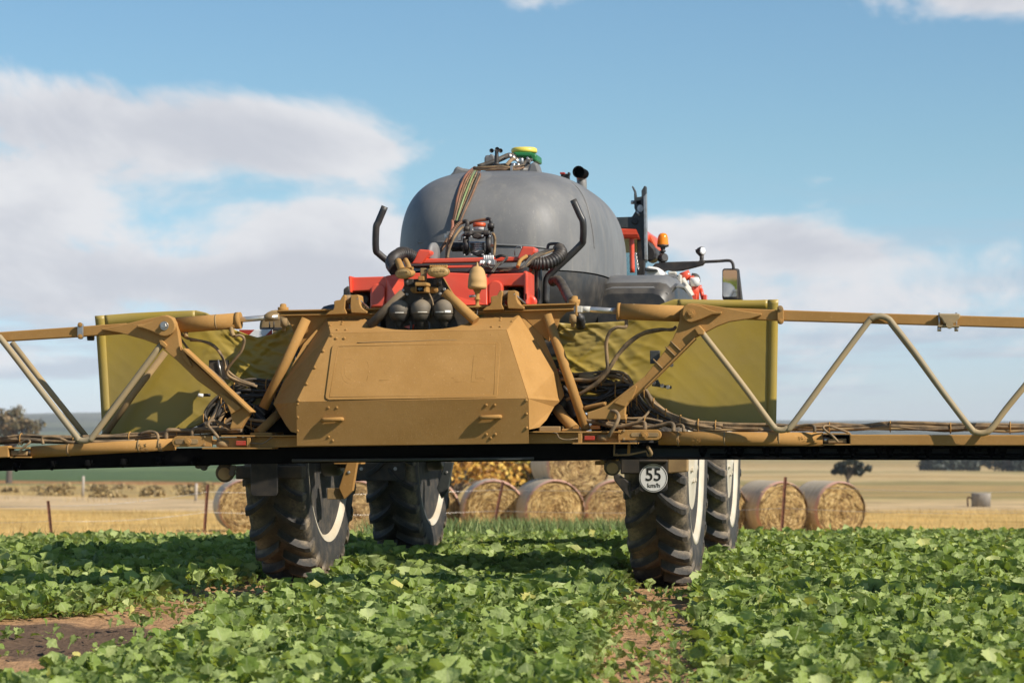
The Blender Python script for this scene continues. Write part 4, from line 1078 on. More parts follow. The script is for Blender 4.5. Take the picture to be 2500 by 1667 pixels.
# ---- red lift frame behind the tank
rfp = [(40, 510), (60, 505), (70, 520), (380, 512), (395, 505), (520, 482), (930, 474), (1330, 490), (1655, 480), (1664, 462), (1692, 462), (1702, 480), (1702, 772), (1664, 772), (1664, 600), (1475, 600), (1475, 772), (1330, 776), (1180, 760), (720, 780), (380, 800), (242, 805), (242, 642), (55, 650)]
RF = plate('lift_frame', K8, rfp, -1.62, -1.40, 'red', SPR, .012)
# swelling panel and rounded bosses on its face
slab('frame_panel', [L(K8, 380, 512, -1.625), L(K8, 520, 482, -1.625), L(K8, 930, 476, -1.625), L(K8, 1325, 490, -1.625), L(K8, 1325, 776, -1.67), L(K8, 930, 776, -1.72), L(K8, 520, 790, -1.72), L(K8, 380, 800, -1.625)], .06, 'red', RF, .006)
for (cx, cy) in ((312, 640), (1400, 610)):
    plate('frame_boss', K8, arc(cx, cy, 66, 62, 0, 180, 10) + [(cx - 66, cy + 155), (cx + 66, cy + 155)], -1.640, -1.621, 'red', RF, .012)
plate('frame_flange', K8, [(1664, 470), (1700, 470), (1702, 775), (1668, 775)], -1.66, -1.36, 'red', RF, .01)
plate('frame_flange', K8, [(38, 512), (62, 508), (66, 660), (50, 660)], -1.66, -1.36, 'red', RF, .01)
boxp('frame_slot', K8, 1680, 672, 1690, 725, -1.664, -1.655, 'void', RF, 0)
for x in (180, 1590):
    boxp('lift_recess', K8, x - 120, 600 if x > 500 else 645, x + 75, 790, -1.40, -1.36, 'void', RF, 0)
    MB().lathe(L(K8, x + 25, 700 if x > 500 else 730, -1.41), (0, -1, 0), [(0, .055), (.05, .055), (.05, .03), (.08, .03)], 20).build('lift_roller', 'black', RF)
MB().lathe(L(K8, 1728, 750, -1.5), (0, -1, 0), [(0, .045), (.05, .045), (.055, .03)], 18).build('pivot_cap', 'red', RF)
# upper frame
plate('frame_post', K8, [(612, 395), (690, 268), (700, 260), (800, 268), (802, 300), (780, 320), (712, 400)], -1.32, -1.10, 'red', RF, .008)
plate('frame_post', K8, [(1600, 350), (1652, 232), (1765, 240), (1762, 290), (1720, 345), (1770, 420), (1705, 500), (1672, 492), (1690, 360)], -1.32, -1.10, 'red', RF, .008)
plate('upper_rail', K8, [(712, 348), (1620, 328), (1640, 372), (720, 392)], -1.30, -1.16, 'red', RF, .008)
plate('rail_top', K8, [(600, 398), (1235, 388), (1235, 408), (590, 418)], -1.42, -1.15, 'grey_steel', RF, .004)
plate('rail_top', K8, [(940, 440), (1700, 425), (1690, 474), (940, 470)], -1.50, -1.42, 'grey_steel', RF, .004)
plate('red_bar', K8, [(950, 412), (1230, 406), (1230, 432), (945, 436)], -1.47, -1.41, 'red', RF, .004)
plate('frame_side', K8, [(1765, 420), (1815, 420), (1815, 770), (1765, 770)], -1.30, -1.2, 'black', RF, .006)
boxp('frame_side', K8, 1780, 430, 1800, 765, -1.34, -1.31, 'dust_black', RF)
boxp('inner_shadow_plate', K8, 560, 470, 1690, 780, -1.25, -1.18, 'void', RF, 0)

# ---- handrails
HR = tube('handrail', K1, [(380, 522, -1.25), (330, 640, -1.25), (312, 690, -1.25), (310, 850, -1.22), (335, 890, -1.2), (430, 965, -1.15), (520, 1010, -1.1)], .0235, 'black_steel', SPR, 14, sub=4)
tube('handrail', K1, [(1842, 472, -1.25), (1895, 590, -1.25), (1918, 645, -1.25), (1918, 770, -1.22), (1890, 830, -1.2), (1680, 1030, -1.2), (1640, 1080, -1.2), (1632, 1140, -1.2), (1630, 1280, -1.2)], .0235, 'black_steel', SPR, 14, sub=4)
tube('hose_guard', K8, [(475, 330, -1.32), (480, 275, -1.32), (520, 252, -1.32), (585, 256, -1.32), (618, 290, -1.32), (628, 345, -1.32)], .010, 'black_steel', SPR, 8)
tube('hose_guard', K8, [(1885, 300, -1.15), (1888, 235, -1.15), (1910, 212, -1.15), (1990, 212, -1.15), (2030, 245, -1.15), (2034, 320, -1.15)], .010, 'black_steel', SPR, 8)
tube('wire_stay', K8, [(1582, 320, -1.3), (1580, 260, -1.3), (1605, 236, -1.3), (1640, 232, -1.3), (1648, 290, -1.3)], .004, 'steel', SPR, 6, False)

# ---- convoluted hoses at both sides
def ribbed(name, k, ps, r, mat, parent, pitch=2):
    return MB().tube(pts(k, ps), r, 14, True, 14, rfun=lambda t, i: 1.0 + (.10 if (i // pitch) % 2 else -.05)).build(name, mat, parent)
ribbed('suction_hose', K8, [(650, 340, -1.3), (590, 310, -1.32), (520, 312, -1.36), (462, 345, -1.42), (445, 400, -1.5), (480, 455, -1.6)], .042, 'black', SPR)
ribbed('suction_hose', K8, [(1690, 365, -1.38), (1780, 392, -1.36), (1880, 388, -1.34), (1960, 350, -1.3), (2005, 300, -1.25), (1990, 262, -1.2)], .042, 'black', SPR)
tube('dusty_hose', K8, [(500, 372, -1.55), (522, 420, -1.66), (545, 480, -1.75)], .024, 'dust', SPR)
tube('dusty_hose', K8, [(570, 362, -1.55), (592, 405, -1.64), (610, 460, -1.75)], .018, 'dust', SPR)
for i in range(7):
    o_ = rng.uniform(-14, 14)
    tube('cable', K8, [(1945, 262 + o_ * .6, -1.24), (1840, 290 + o_ + i * 2, -1.36), (1760, 320 + o_ + i * 4, -1.42), (1700, 370 + i * 5 + o_, -1.46), (1650, 420 + i * 3, -1.5), (1560, 440 + o_ * .8, -1.5), (1400 + 20 * i, 450 + o_, -1.5)], .0062, ['hose_black', 'black', 'hose_dust'][i % 3], SPR, 6)
for i in range(4):
    tube('cable', K20, [(1170 + i * 45, 1230, -1.54), (1200 + i * 42, 1300, -1.56), (1330 + i * 26, 1350, -1.55), (1450 + 30 * i, 1330 - 14 * i, -1.53), (1560 + 20 * i, 1240, -1.52), (1700, 1180 - 20 * i, -1.48), (1730 - 20 * i, 1110, -1.42), (1600, 1065 + 12 * i, -1.38), (1480, 1100 + 14 * i, -1.36)], .0048, 'hose_black', SPR, 6)
tube('cable', K20, [(1580, 1225, -1.53), (1500, 1330, -1.58), (1420, 1440, -1.64)], .006, 'hose_black', SPR, 6)
tube('cable', K20, [(1545, 1225, -1.53), (1465, 1330, -1.58), (1390, 1435, -1.64)], .006, 'hose_black', SPR, 6)
tube('dusty_hose', K20, [(2140, 1090, -1.42), (2010, 1180, -1.47), (1950, 1320, -1.52)], .013, 'dust', SPR, 8)
mf = boxp('valve_block', K20, 1145, 1165, 1465, 1290, -1.54, -1.46, 'steel', SPR)
for i in range(5): MB().lathe(L(K20, 1240 + 45 * i, 1150, -1.5), (0, 0, 1), [(-.01, .007), (.022, .007), (.024, .004)], 8).build('valve_stud', 'white', mf)
for x in (1160, 1210, 1335): tube('valve_union', K20, [(x + 20, 1200, -1.55), (x - 10, 1260, -1.56)], .009, 'white', mf, 8)
# fibrous sleeve down to the boom at right and left
sl = tube('hose_sleeve', K8, [(1925, 560, -1.35), (1985, 550, -1.42), (2035, 620, -1.6), (2075, 700, -1.85), (2105, 745, -2.1)], .031, 'hose_black', SPR, 12, sub=8, rfun=lambda t, i: 1 + .09 * math.sin(i * 1.7))
tube('hose_sleeve', K4, [(440, 235, -2.25), (465, 270, -2.25), (470, 330, -2.2)], .03, 'hose_black', SPR, 10, rfun=lambda t, i: 1 + .1 * math.sin(i * 1.9))

# ---- diaphragm pump
PV = -.95
pb = MB()
pb.lathe(L(K20, 1090, 900, PV + .12), (1, 0, 0), [(-.060, .040), (.060, .040)], 24)
PU = pb.build('pump', 'alu', SPR)
for i, y in enumerate((815, 860, 905, 945)): tube('pump_fin', K20, [(940, y + 15, PV + .04), (1250, y + 8, PV + .04)], .0085, 'alu', PU, 8, False)
for x in (850, 1330): tube('pump_head', K20, [(x, 640, PV + .08), (x, 760, PV + .02), (x, 900, PV + .01), (x, 1030, PV + .06)], .022, 'black', PU, 14)
tube('manifold', K20, [(825, 630, PV), (950, 620, PV), (1090, 605, PV), (1230, 610, PV), (1360, 615, PV)], .019, 'black', PU, 12, rfun=lambda t, i: 1.15 if t < .3 or t > .7 else .75)
plate('pump_bridge', K20, [(985, 640), (1090, 590), (1200, 640), (1215, 700), (1090, 730), (970, 700)], PV - .03, PV + .04, 'black', PU, .01)
plate('pump_foot', K20, [(960, 975), (1240, 965), (1250, 1035), (1090, 1100), (950, 1040)], PV - .02, PV + .1, 'black', PU, .008)
slab('pump_badge', [L(K20, 1020, 1000, PV - .023), L(K20, 1090, 985, PV - .023), L(K20, 1140, 965, PV - .023), L(K20, 1085, 1000, PV - .023)], -.002, 'white', PU)
MB().lathe(L(K20, 1135, 545, PV + .05), (0, 0, 1), [(0, .037), (.034, .039), (.038, .032)], 24).build('bowl', 'white', PU)
MB().lathe(L(K20, 1135, 448, PV + .05), (0, 0, 1), [(-.008, .044), (.016, .046), (.020, .038)], 24).build('bowl_cap', 'cap_red', PU)
for x, y in ((870, 500), (1380, 435)):
    MB().lathe(L(K20, x, y, PV + .04), (0, 0, 1), [(-.045, .019), (-.022, .019), (-.022, .024), (.010, .024), (.012, .018)], 20).build('union_nut', 'black', PU)
tube('elbow', K20, [(870, 480, PV + .04), (880, 390, PV + .04), (850, 350, PV + .05), (780, 370, PV + .06)], .0145, 'black', PU, 12)
tube('elbow', K20, [(1380, 420, PV + .04), (1370, 330, PV + .04), (1335, 300, PV + .05), (1300, 305, PV + .06)], .012, 'black', PU, 12)
ribbed('corrugated_hose', K20, [(790, 365, PV + .06), (700, 410, PV + .05), (600, 520, PV + .03), (520, 680, PV), (475, 850, PV), (455, 980, PV - .02), (450, 1130, PV - .05)], .0135, 'hose_brown', PU)
tube('pump_hose', K20, [(1310, 310, PV + .06), (1150, 330, PV + .07), (980, 370, PV + .09), (920, 400, PV + .1)], .011, 'hose_brown', PU, 10)
tube('pump_hose', K20, [(790, 470, PV + .02), (700, 550, PV), (600, 700, PV - .03), (530, 850, PV - .04), (480, 1000, PV - .06), (455, 1140, PV - .08)], .009, 'hose_dust', PU, 8)
tube('pump_hose', K20, [(470, 730, PV + .1), (380, 860, PV + .08), (300, 980, PV + .03), (200, 1060, PV)], .013, 'hose_brown', PU, 10)
tube('pump_hose', K20, [(560, 340, PV + .2), (560, 480, PV + .16), (500, 700, PV + .1)], .011, 'hose_orange', PU, 8)
tube('pump_hose', K20, [(1420, 600, PV + .03), (1465, 720, PV + .05), (1460, 900, PV + .05), (1440, 1100, PV + .03)], .010, 'hose_dust', PU, 8)
MB().lathe(L(K20, 620, 900, PV + .1), (-1, 0, 0), [(-.06, .032), (.02, .032), (.03, .02)], 16).build('pump_motor', 'black', PU)
for x, y in ((960, 680), (1200, 665), (820, 700), (1358, 672), (965, 1068), (1205, 1062), (815, 1072), (1362, 1052), (985, 535)):
    MB().lathe(L(K20, x, y, PV - .035), (0, -1, 0), [(0, .0075), (.009, .0075), (.010, .005)], 8).build('pump_bolt', 'steel', PU)
MB().lathe(L(K20, 1405, 865, PV - .03), (0, -1, 0), [(0, .011), (.008, .011)], 10).build('pump_plug', 'rust', PU)
bk = plate('bracket', K20, [(445, 565), (520, 565), (520, 660), (455, 665), (440, 710), (392, 705), (395, 620), (445, 612)], PV + .12, PV + .13, 'steel', PU, .002)
plate('bracket', K20, [(760, 575), (820, 565), (835, 600), (760, 660), (735, 770), (670, 770), (665, 640)], PV + .0, PV + .03, 'alu', PU, .004)
MB().lathe(L(K20, 160, 1040, -1.18), (1, -.3, 0), [(-.012, .075), (.012, .075), (.014, .03)], 24).build('pulley', 'tank', PU)
# ------------------------------------------------------------------ boom centre
VB = -2.5
BC = plate('boom_centre_beam', K3, [(112, 178), (400, 172), (720, 166), (1000, 160), (1600, 148), (2308, 128), (2308, 160), (2285, 175), (2235, 185), (2195, 230), (2165, 300), (2110, 405), (2070, 370), (1950, 250), (1900, 215), (1640, 205), (1000, 228), (745, 238), (480, 240), (330, 420), (285, 490), (262, 420), (240, 370), (215, 290), (180, 230), (130, 212), (112, 205)], -2.30, -2.25, 'dust', SPR, .004)
plate('beam_flange', K3, [(108, 172), (720, 160), (1500, 143), (2312, 120), (2312, 132), (1500, 156), (720, 172), (108, 184)], -2.34, -2.20, 'dust', BC, .003)
plate('beam_lower_lip', K3, [(128, 205), (720, 196), (1000, 192), (1600, 180), (2288, 160), (2288, 170), (1600, 190), (1000, 202), (720, 206), (128, 216)], -2.33, -2.302, 'dust', BC, .003)
for (x, y) in ((155, 165), (2300, 108)):
    MB().lathe(L(K3, x, y, -2.27), (0, 0, 1), [(-.02, .035), (.012, .035), (.013, .022), (.03, .02), (.035, .012)], 16).build('hinge_pin', 'dust', BC)
for (x, y) in ((160, 290), (2288, 262)):
    MB().lathe(L(K3, x, y, -2.33), (0, 0, -1), [(-.05, .022), (0, .022), (.0, .014), (.03, .012)], 12).build('hinge_stud', 'dust_dark', BC)
def lug(k, dxx, dyy):
    def S(ps): return [(x + dxx, y + dyy) for x, y in ps]
    plate('lift_lug', k, S([(465, 206), (492, 182), (520, 172), (530, 150), (528, 108), (545, 100), (575, 96), (585, 75), (606, 58), (612, 70), (606, 160), (622, 192), (620, 200)]), -2.38, -2.25, 'dust', BC, .004)
    plate('lift_lug', k, S([(652, 62), (700, 58), (712, 66), (716, 120), (728, 150), (748, 168), (772, 180), (768, 196), (655, 192), (648, 150)]), -2.38, -2.25, 'dust', BC, .004)
    MB().lathe(L(k, 630 + dxx, 95 + dyy, -2.31), (1, 0, 0), [(-.03, .030), (.03, .030)], 14).build('lift_roller', 'hose_dust', BC)
    MB().tube([L(k, 700 + dxx, 85 + dyy, -2.38), L(k, 780 + dxx, 155 + dyy, -2.2)], .006, 6, False).build('lift_cable', 'steel', BC)
lug(K3, 0, 0); lug(K3, 1155, -32)
tube('brace_tube', K3, [(325, 238, -2.33), (170, 565, -2.38), (8, 892, -2.43)], .031, 'dust', BC, 16, False)
tube('brace_tube', K4, [(190, 235, -2.33), (350, 700, -2.38), (515, 1192, -2.43)], .030, 'dust', BC, 16, False)
tube('brace_tube', K4, [(268, 1010, -2.32), (330, 1090, -2.38), (420, 1185, -2.46)], .034, 'dust', BC, 14, False)
tube('brace_tube', K2, [(1620, 1030, -2.32), (1540, 1110, -2.38), (1440, 1200, -2.46)], .028, 'dust', BC, 14, False)
boxp('shade_backing', K3, -60, 880, 2330, 1160, -2.20, -2.14, 'void', BC, 0)  # black sheets added as the shade behind the cover and braces
boxp('shade_backing', K3, 330, 420, 2030, 900, -2.22, -2.16, 'void', BC, 0)
# lower beam
LB = MB().prism([(p.x, p.z) for p in (L(K2, 1120, 1236, -2.56), L(K2, 1765, 1232, -2.56), L(K4, 40, 1222, -2.56), L(K4, 780, 1212, -2.56), L(K4, 780, 1300, -2.56), L(K4, 40, 1304, -2.56), L(K2, 1765, 1312, -2.56), L(K2, 1120, 1326, -2.56))], -2.56, -2.36).build('lower_beam', 'dust', BC, bevel=.004)
for k, x0, x1, y in ((K2, 1140, 1770, 1226), (K4, 40, 800, 1210)):
    boxp('beam_deck', k, x0, y - 8, x1, y + 4, -2.60, -2.22, 'dust', BC, .002)
for k, x0, x1, y in ((K2, 985, 1560, 1322), (K4, 400, 930, 1300)):
    boxp('beam_sole', k, x0, y - 4, x1, y + 8, -2.62, -2.30, 'dust', BC, .002)
boxp('deck_clutter', K4, 120, 1160, 300, 1205, -2.45, -2.25, 'dust_dark', BC, .006)
boxp('deck_plate', K4, 310, 1180, 470, 1200, -2.5, -2.2, 'dust', BC, .004)
boxp('deck_plate', K2, 1380, 1195, 1560, 1218, -2.5, -2.2, 'dust', BC, .004)
boxp('reflector', K2, 1262, 1262, 1342, 1300, -2.60, -2.562, 'refl_red', BC, .003, 'red reflector left of the cover')
boxp('reflector', K4, 499, 1240, 584, 1275, -2.60, -2.562, 'refl_red', BC, .003, 'red reflector right of the cover')
boxp('reflector', K4, 548, 1150, 630, 1186, -2.44, -2.41, 'refl_orange', BC, .003, 'bright orange reflector beside the right brace tube')
boxp('post_plate', K2, 1350, 1236, 1382, 1322, -2.60, -2.565, 'dust', BC, .003)
boxp('post_plate', K4, 445, 1218, 480, 1304, -2.60, -2.565, 'dust', BC, .003)
tube('thin_cable', K2, [(1385, 1280, -2.6), (1480, 1285, -2.62), (1550, 1240, -2.6), (1600, 1210, -2.56)], .004, 'hose_dust', BC, 6)
tube('thin_cable', K4, [(140, 1205, -2.58), (260, 1215, -2.6), (290, 1255, -2.61), (350, 1272, -2.61), (445, 1262, -2.6)], .004, 'hose_dust', BC, 6)
# dark hose mass behind the cover
for k, base in ((K4, [(300, 830), (360, 1000), (430, 1080), (520, 1130)]), (K2, [(1640, 880), (1560, 960), (1480, 1010), (1400, 1060)])):
    tube('dark_hose', k, [(base[0][0], base[0][1], -2.2), (base[1][0], base[1][1], -2.22), (base[2][0], base[2][1], -2.24), (base[3][0], base[3][1], -2.25)], .045, 'black', BC, 12)

# ------------------------------------------------------------------ cover
def CV(x, y, v): return L(K3, x, y, v)
VL, VT = -2.75, -2.54
def vtop(x, y): return lerp(VT, -2.30, max(0, min(1, ((345 - (x - 505) * .0193) - y) / 110)))
VBt = -2.69
def vlow(y): return lerp(VL, VBt, max(0, min(1, (y - 835) / 325)))
bl, br, ml, mr, tl, tr = CV(257, 1168, VBt), CV(1962, 1152, VBt), CV(253, 848, VL), CV(1958, 822, VL), CV(505, 345, VT), CV(1798, 320, VT)
cut = [(1893, 205), (1640, 210), (1615, 222), (1560, 248), (1500, 275), (1430, 298), (1330, 313), (1200, 320), (1080, 322), (980, 318), (900, 308), (840, 293), (800, 272), (770, 248), (745, 233), (478, 235)]
topb = [CV(x, y, vtop(x, y)) for x, y in cut]
lo = [CV(310, 420, -2.36), CV(150, 720, -2.42), CV(85, 862, -2.47), CV(118, 918, -2.50)]
lo2 = [CV(180, 1020, -2.60), CV(215, 1065, -2.64), CV(257, 1075, vlow(1075))]
ro = [CV(2060, 360, -2.30), CV(2170, 610, -2.34), CV(2222, 800, -2.36), CV(2195, 842, -2.38), CV(2147, 882, -2.42)]
ro2 = [CV(2090, 980, -2.52), CV(2035, 1035, -2.60), CV(1962, 1050, vlow(1050))]
cm = MB()
def face(ps): cm.add(ps, [tuple(range(len(ps)))])
face([bl, br, mr, ml]); face([ml, mr, tr, tl]); face([tl, tr] + topb)
face([topb[-1], tl, ml, lo[3], lo[2], lo[1], lo[0]][::-1]); face([ml, lo[3], lo2[0], lo2[1], lo2[2]][::1])
face([tr, topb[0], ro[0], ro[1], ro[2], ro[3], ro[4], mr][::1]); face([mr, ro[4], ro2[0], ro2[1], ro2[2]])
COV = cm.build('cover_panel', 'dust', SPR, solid=.006); COV['label'] = 'dusty folded sheet metal cover with two handles'
for p in COV.data.polygons: p.use_smooth = False
def on_upper(x, y, off=.005):
    return CV(x, y, lerp(VL, VT, max(0, (835 - y) / 500)) - off)
ap = [(545, 423), (1735, 398), (1752, 408), (1757, 425), (1733, 795), (1725, 810), (1705, 814), (490, 832), (470, 822), (465, 805), (512, 450), (522, 430)]
slab('access_plate', [on_upper(x, y, .010) for x, y in ap], .008, 'dust', COV, .003)
ins = [(560, 440), (1725, 415), (1706, 795), (495, 812)]
for a, b in zip(ins, ins[1:] + ins[:1]):
    MB().tube([on_upper(a[0], a[1], .0102), on_upper(b[0], b[1], .0102)], .0014, 5, False).build('decal_edge', 'dust', COV)
def emboss(name, ps): MB().tube([on_upper(x, y, .0102) for x, y in ps], .0013, 5, False).build(name, 'dust', COV)
emboss('embossed_letter', arc(645, 620, 62, 92, 50, 310, 14)); emboss('embossed_letter', arc(645, 620, 36, 62, 60, 300, 12))
emboss('embossed_letter', [(775, 550), (790, 600), (770, 690)]); emboss('embossed_letter', [(860, 690), (975, 682)])
emboss('embossed_letter', [(1395, 672), (1420, 672), (1420, 700), (1497, 698), (1497, 675)])
emboss('embossed_letter', [(1652, 512), (1556, 512), (1540, 700), (1640, 694), (1640, 672), (1572, 675), (1576, 628), (1630, 625)])
tube('scrape_mark', K3, [(700, 412, -2.575), (900, 405, -2.573), (1120, 400, -2.571), (1250, 394, -2.569), (1560, 392, -2.568)], .003, 'dust_dark', COV, 5)
for (a, b) in (((450, 980), (588, 974)), ((1612, 962), (1752, 956))):
    m = MB(); vh = vlow(a[1]); m.tube([CV(a[0], a[1], vh), CV(a[0], a[1], vh - .018), CV(a[0] + 12, a[1], vh - .028), CV(b[0] - 12, b[1], vh - .028), CV(b[0], b[1], vh - .018), CV(b[0], b[1], vh)], .0135, 10, False)
    m.build('handle', 'dust', COV)
rv = MB()
for x, y, up_ in [(545, 380, 1), (605, 380, 1), (1685, 357, 1), (1748, 355, 1), (488, 888, 0), (550, 888, 0), (1650, 870, 0), (1713, 870, 0), (490, 1104, 0), (520, 1130, 0), (1652, 1086, 0), (1717, 1085, 0), (1684, 1112, 0),
                 (262, 862, 0), (262, 960, 0), (262, 1060, 0), (1945, 835, 0), (1947, 935, 0), (1948, 1038, 0), (512, 358, 1), (450, 474, 1), (388, 596, 1), (328, 716, 1), (268, 838, 1), (1787, 330, 1), (1823, 448, 1), (1862, 568, 1), (1902, 690, 1), (1940, 812, 1)]:
    p = on_upper(x, y, .003) if up_ else CV(x, y, vlow(y) - .003)
    rv.lathe(p, (0, -1, .15 if up_ else 0), [(0, .0095), (.004, .008), (.006, .004)], 8)
for x, y in [(600, 238), (642, 238), (592, 264), (588, 280), (555, 322), (618, 322), (502, 288), (1728, 212), (1770, 212), (1758, 236), (1755, 252), (1692, 300), (1755, 299), (1840, 260)]:
    p = CV(x, y, vtop(x, y) - .004); rv.lathe(p, (0, -.4, 1), [(0, .0085), (.008, .008), (.009, .004)], 8)
rvo = rv.build('rivets', 'dust', COV); rvo['kind'] = 'stuff'

# ------------------------------------------------------------------ mast plate, accumulators, lamps
MS = plate('mast_plate', K15, [(620, 330), (700, 290), (1250, 255), (1290, 300), (1420, 520), (1640, 740), (1800, 880), (1800, 1100), (300, 1160), (280, 800), (420, 660), (560, 470)], -2.375, -2.355, 'dust_black', SPR, .004)
tube('mast_leg', K15, [(590, 520, -2.41), (300, 800, -2.43), (10, 1085, -2.45)], .030, 'dust_black', MS, 14, False)
tube('mast_leg', K15, [(1290, 520, -2.41), (1540, 745, -2.43), (1810, 995, -2.45)], .032, 'dust', MS, 14, False)
tube('plate_rim', K15, [(1265, 270, -2.38), (1400, 500, -2.38), (1560, 700, -2.38), (1700, 820, -2.38)], .005, 'dust', MS, 6)
for x, y in ((582, 475), (650, 545), (1280, 458), (1208, 532)): bolt(K15, x, y, -2.38, .010, MS, 'steel', washer=False)
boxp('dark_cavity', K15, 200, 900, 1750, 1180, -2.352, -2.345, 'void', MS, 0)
for i, (x, y) in enumerate(((515, 815), (882, 805), (1275, 805))):
    c = L(K15, x, y, -2.42); s = 172 * .14456 / F * 17.0
    prof = [(s * z_, s * r_) for z_, r_ in ((-1.65, .30), (-1.35, .30), (-1.30, .40), (-1.12, .42), (-1.08, .55), (-.85, .78), (-.5, .95), (-.15, 1.0), (.15, 1.0), (.45, .93), (.70, .76), (.90, .48), (.98, .30), (1.0, .12))]
    ac = MB().lathe(c, (0, 0, 1), prof, 32).build('accumulator', pm if False else M['black_steel'], SPR)
    ac['label'] = ['left', 'middle', 'right'][i] + ' round dusty pressure accumulator'
    MB().lathe(c + Vector((0, 0, s * .96)), (0, 0, 1), [(0, s * .20), (s * .05, s * .22), (s * .26, s * .22), (s * .30, s * .17)], 20).build('cap', 'dust_black', ac)
    def lab(a0, a1, z0, z1, nm, mt):
        m = MB(); m.grid(lambda q_, w_: (c.x + math.sin(R(lerp(a0, a1, q_))) * s * 1.006, c.y - math.cos(R(lerp(a0, a1, q_))) * s * 1.006, c.z + s * lerp(z0, z1, w_)), 6, 1); m.build(nm, mt, ac)
    if i < 2: lab(-12 if i == 0 else -6, 38 if i == 0 else 48, -.40, -.20, 'label_strip', 'label')
    else:
        lab(-44, 8, -.36, -.18, 'label_strip', 'label'); lab(14, 50, -.40, -.08, 'label_strip', 'decal')
    MB().lathe(c + Vector((0, 0, -.1 * s)), (0, 0, 1), [(-.02, s * 1.012), (-.015, s * 1.02), (-.012, s * 1.012)], 32).build('clamp_band', 'dust_black', ac)
M['accu'] = pmat('black steel bottle under dust', (0.03, 0.03, 0.03), 0.45, dust=0.85, dust_c=(0.26, 0.205, 0.135), dscale=2.0)
for o in [o for o in bpy.data.objects if o.name.startswith('accumulator')]: o.data.materials[0] = M['accu']
plate('red_glimpse', K15, [(590, 1090), (700, 1060), (770, 1050), (745, 1130), (700, 1135)], -2.40, -2.38, 'red', MS, .002)
for x in (460, 700, 1010, 1240): tube('mast_hose', K15, [(x, 1000, -2.42), (x + 20, 1080, -2.42), (x + 10, 1160, -2.42)], .009, 'hose_black', MS, 8)
tube('mast_hose', K15, [(1020, 530, -2.40), (1070, 640, -2.41), (1090, 760, -2.41), (1060, 900, -2.41)], .006, 'hose_dust', MS, 8)
def oval_lamp(x, y, rx, ry, yaw, label):
    c = L(K15, x, y, -2.44); k = .14456 / F * 16.9
    o = MB(); ax = Vector((math.sin(R(yaw)), -math.cos(R(yaw)), -.12)).normalized(); side = ax.cross(Vector((0, 0, 1))).normalized(); upv = side.cross(ax).normalized()
    a, b = rx * k / max(.5, math.cos(R(yaw))), ry * k
    def ell(h, s_, n=28): return [c + ax * h + (side * math.cos(t) * a + upv * math.sin(t) * b) * s_ for t in (i * 2 * math.pi / n for i in range(n))]
    rings = [ell(-.085, .35), ell(-.075, .6), ell(-.045, .88), ell(-.01, 1.0), ell(.012, 1.0), ell(.014, .94)]
    n = 28
    o.add([p for r_ in rings for p in r_], [(i * n + j, i * n + (j + 1) % n, (i + 1) * n + (j + 1) % n, (i + 1) * n + j) for i in range(len(rings) - 1) for j in range(n)], True)
    o.add(rings[0], [tuple(range(n - 1, -1, -1))])
    lamp = o.build('work_lamp', 'dust', SPR, label=label)
    l = MB(); l.add(ell(.012, .93) + ell(.020, .80), [(j, (j + 1) % n, n + (j + 1) % n, n + j) for j in range(n)] + [tuple(range(n, 2 * n))], True); l.build('lens', 'lens', lamp)
    for i in range(5):
        q_ = c + side * a * (-.56 + .28 * i) * .95 + ax * .019 + upv * b * .30
        MB().lathe(q_, ax, [(0, a * .135), (.003, a * .135), (.0035, a * .11)], 14).build('led_ring', 'lens', lamp)
    for i in range(8): MB().box(tuple(c - ax * .035 + side * a * (-.7 + .2 * i) + upv * b * .93), (.006, .045, .014)).build('cooling_fin', 'dust', lamp)
    MB().tube([c - upv * b * 1.0 - ax * .02, c - upv * (b + .045) - ax * .02], .016, 8, False).build('lamp_foot', 'dust_black', lamp)
    return lamp
oval_lamp(598, 195, 150, 88, -22, 'left oval work lamp caked in dust'); oval_lamp(1178, 165, 188, 95, 6, 'right oval work lamp caked in dust')
boxp('lamp_bracket', K15, 870, 100, 965, 320, -2.42, -2.376, 'dust_dark', MS, .004)
boxp('lamp_bracket', K15, 630, 280, 750, 385, -2.42, -2.376, 'dust_black', MS, .004)
boxp('lamp_bracket', K15, 1095, 275, 1215, 380, -2.42, -2.376, 'dust_black', MS, .004)
boxp('lamp_connector', K15, 835, 235, 935, 310, -2.46, -2.42, 'dust', MS, .004)
plate('camera_bracket', K15, rrect_pts(715, 420, 1165, 522, 45), -2.40, -2.376, 'dust', MS, .003)
cb = boxp('reversing_camera', K15, 785, 360, 985, 510, -2.50, -2.40, 'dust', SPR, .006)
boxp('camera_face', K15, 808, 405, 930, 500, -2.515, -2.501, 'void', cb, .004)
plate('camera_hood', K15, rrect_pts(780, 340, 985, 402, 20), -2.54, -2.41, 'dust', cb, .004)
MB().lathe(L(K15, 868, 452, -2.516), (0, -1, 0), [(0, .014), (.006, .014), (.007, .008)], 16).build('camera_lens', 'glass', cb)
for x in (745, 1125): bolt(K15, x, 465, -2.402, .010, MS, 'dust')
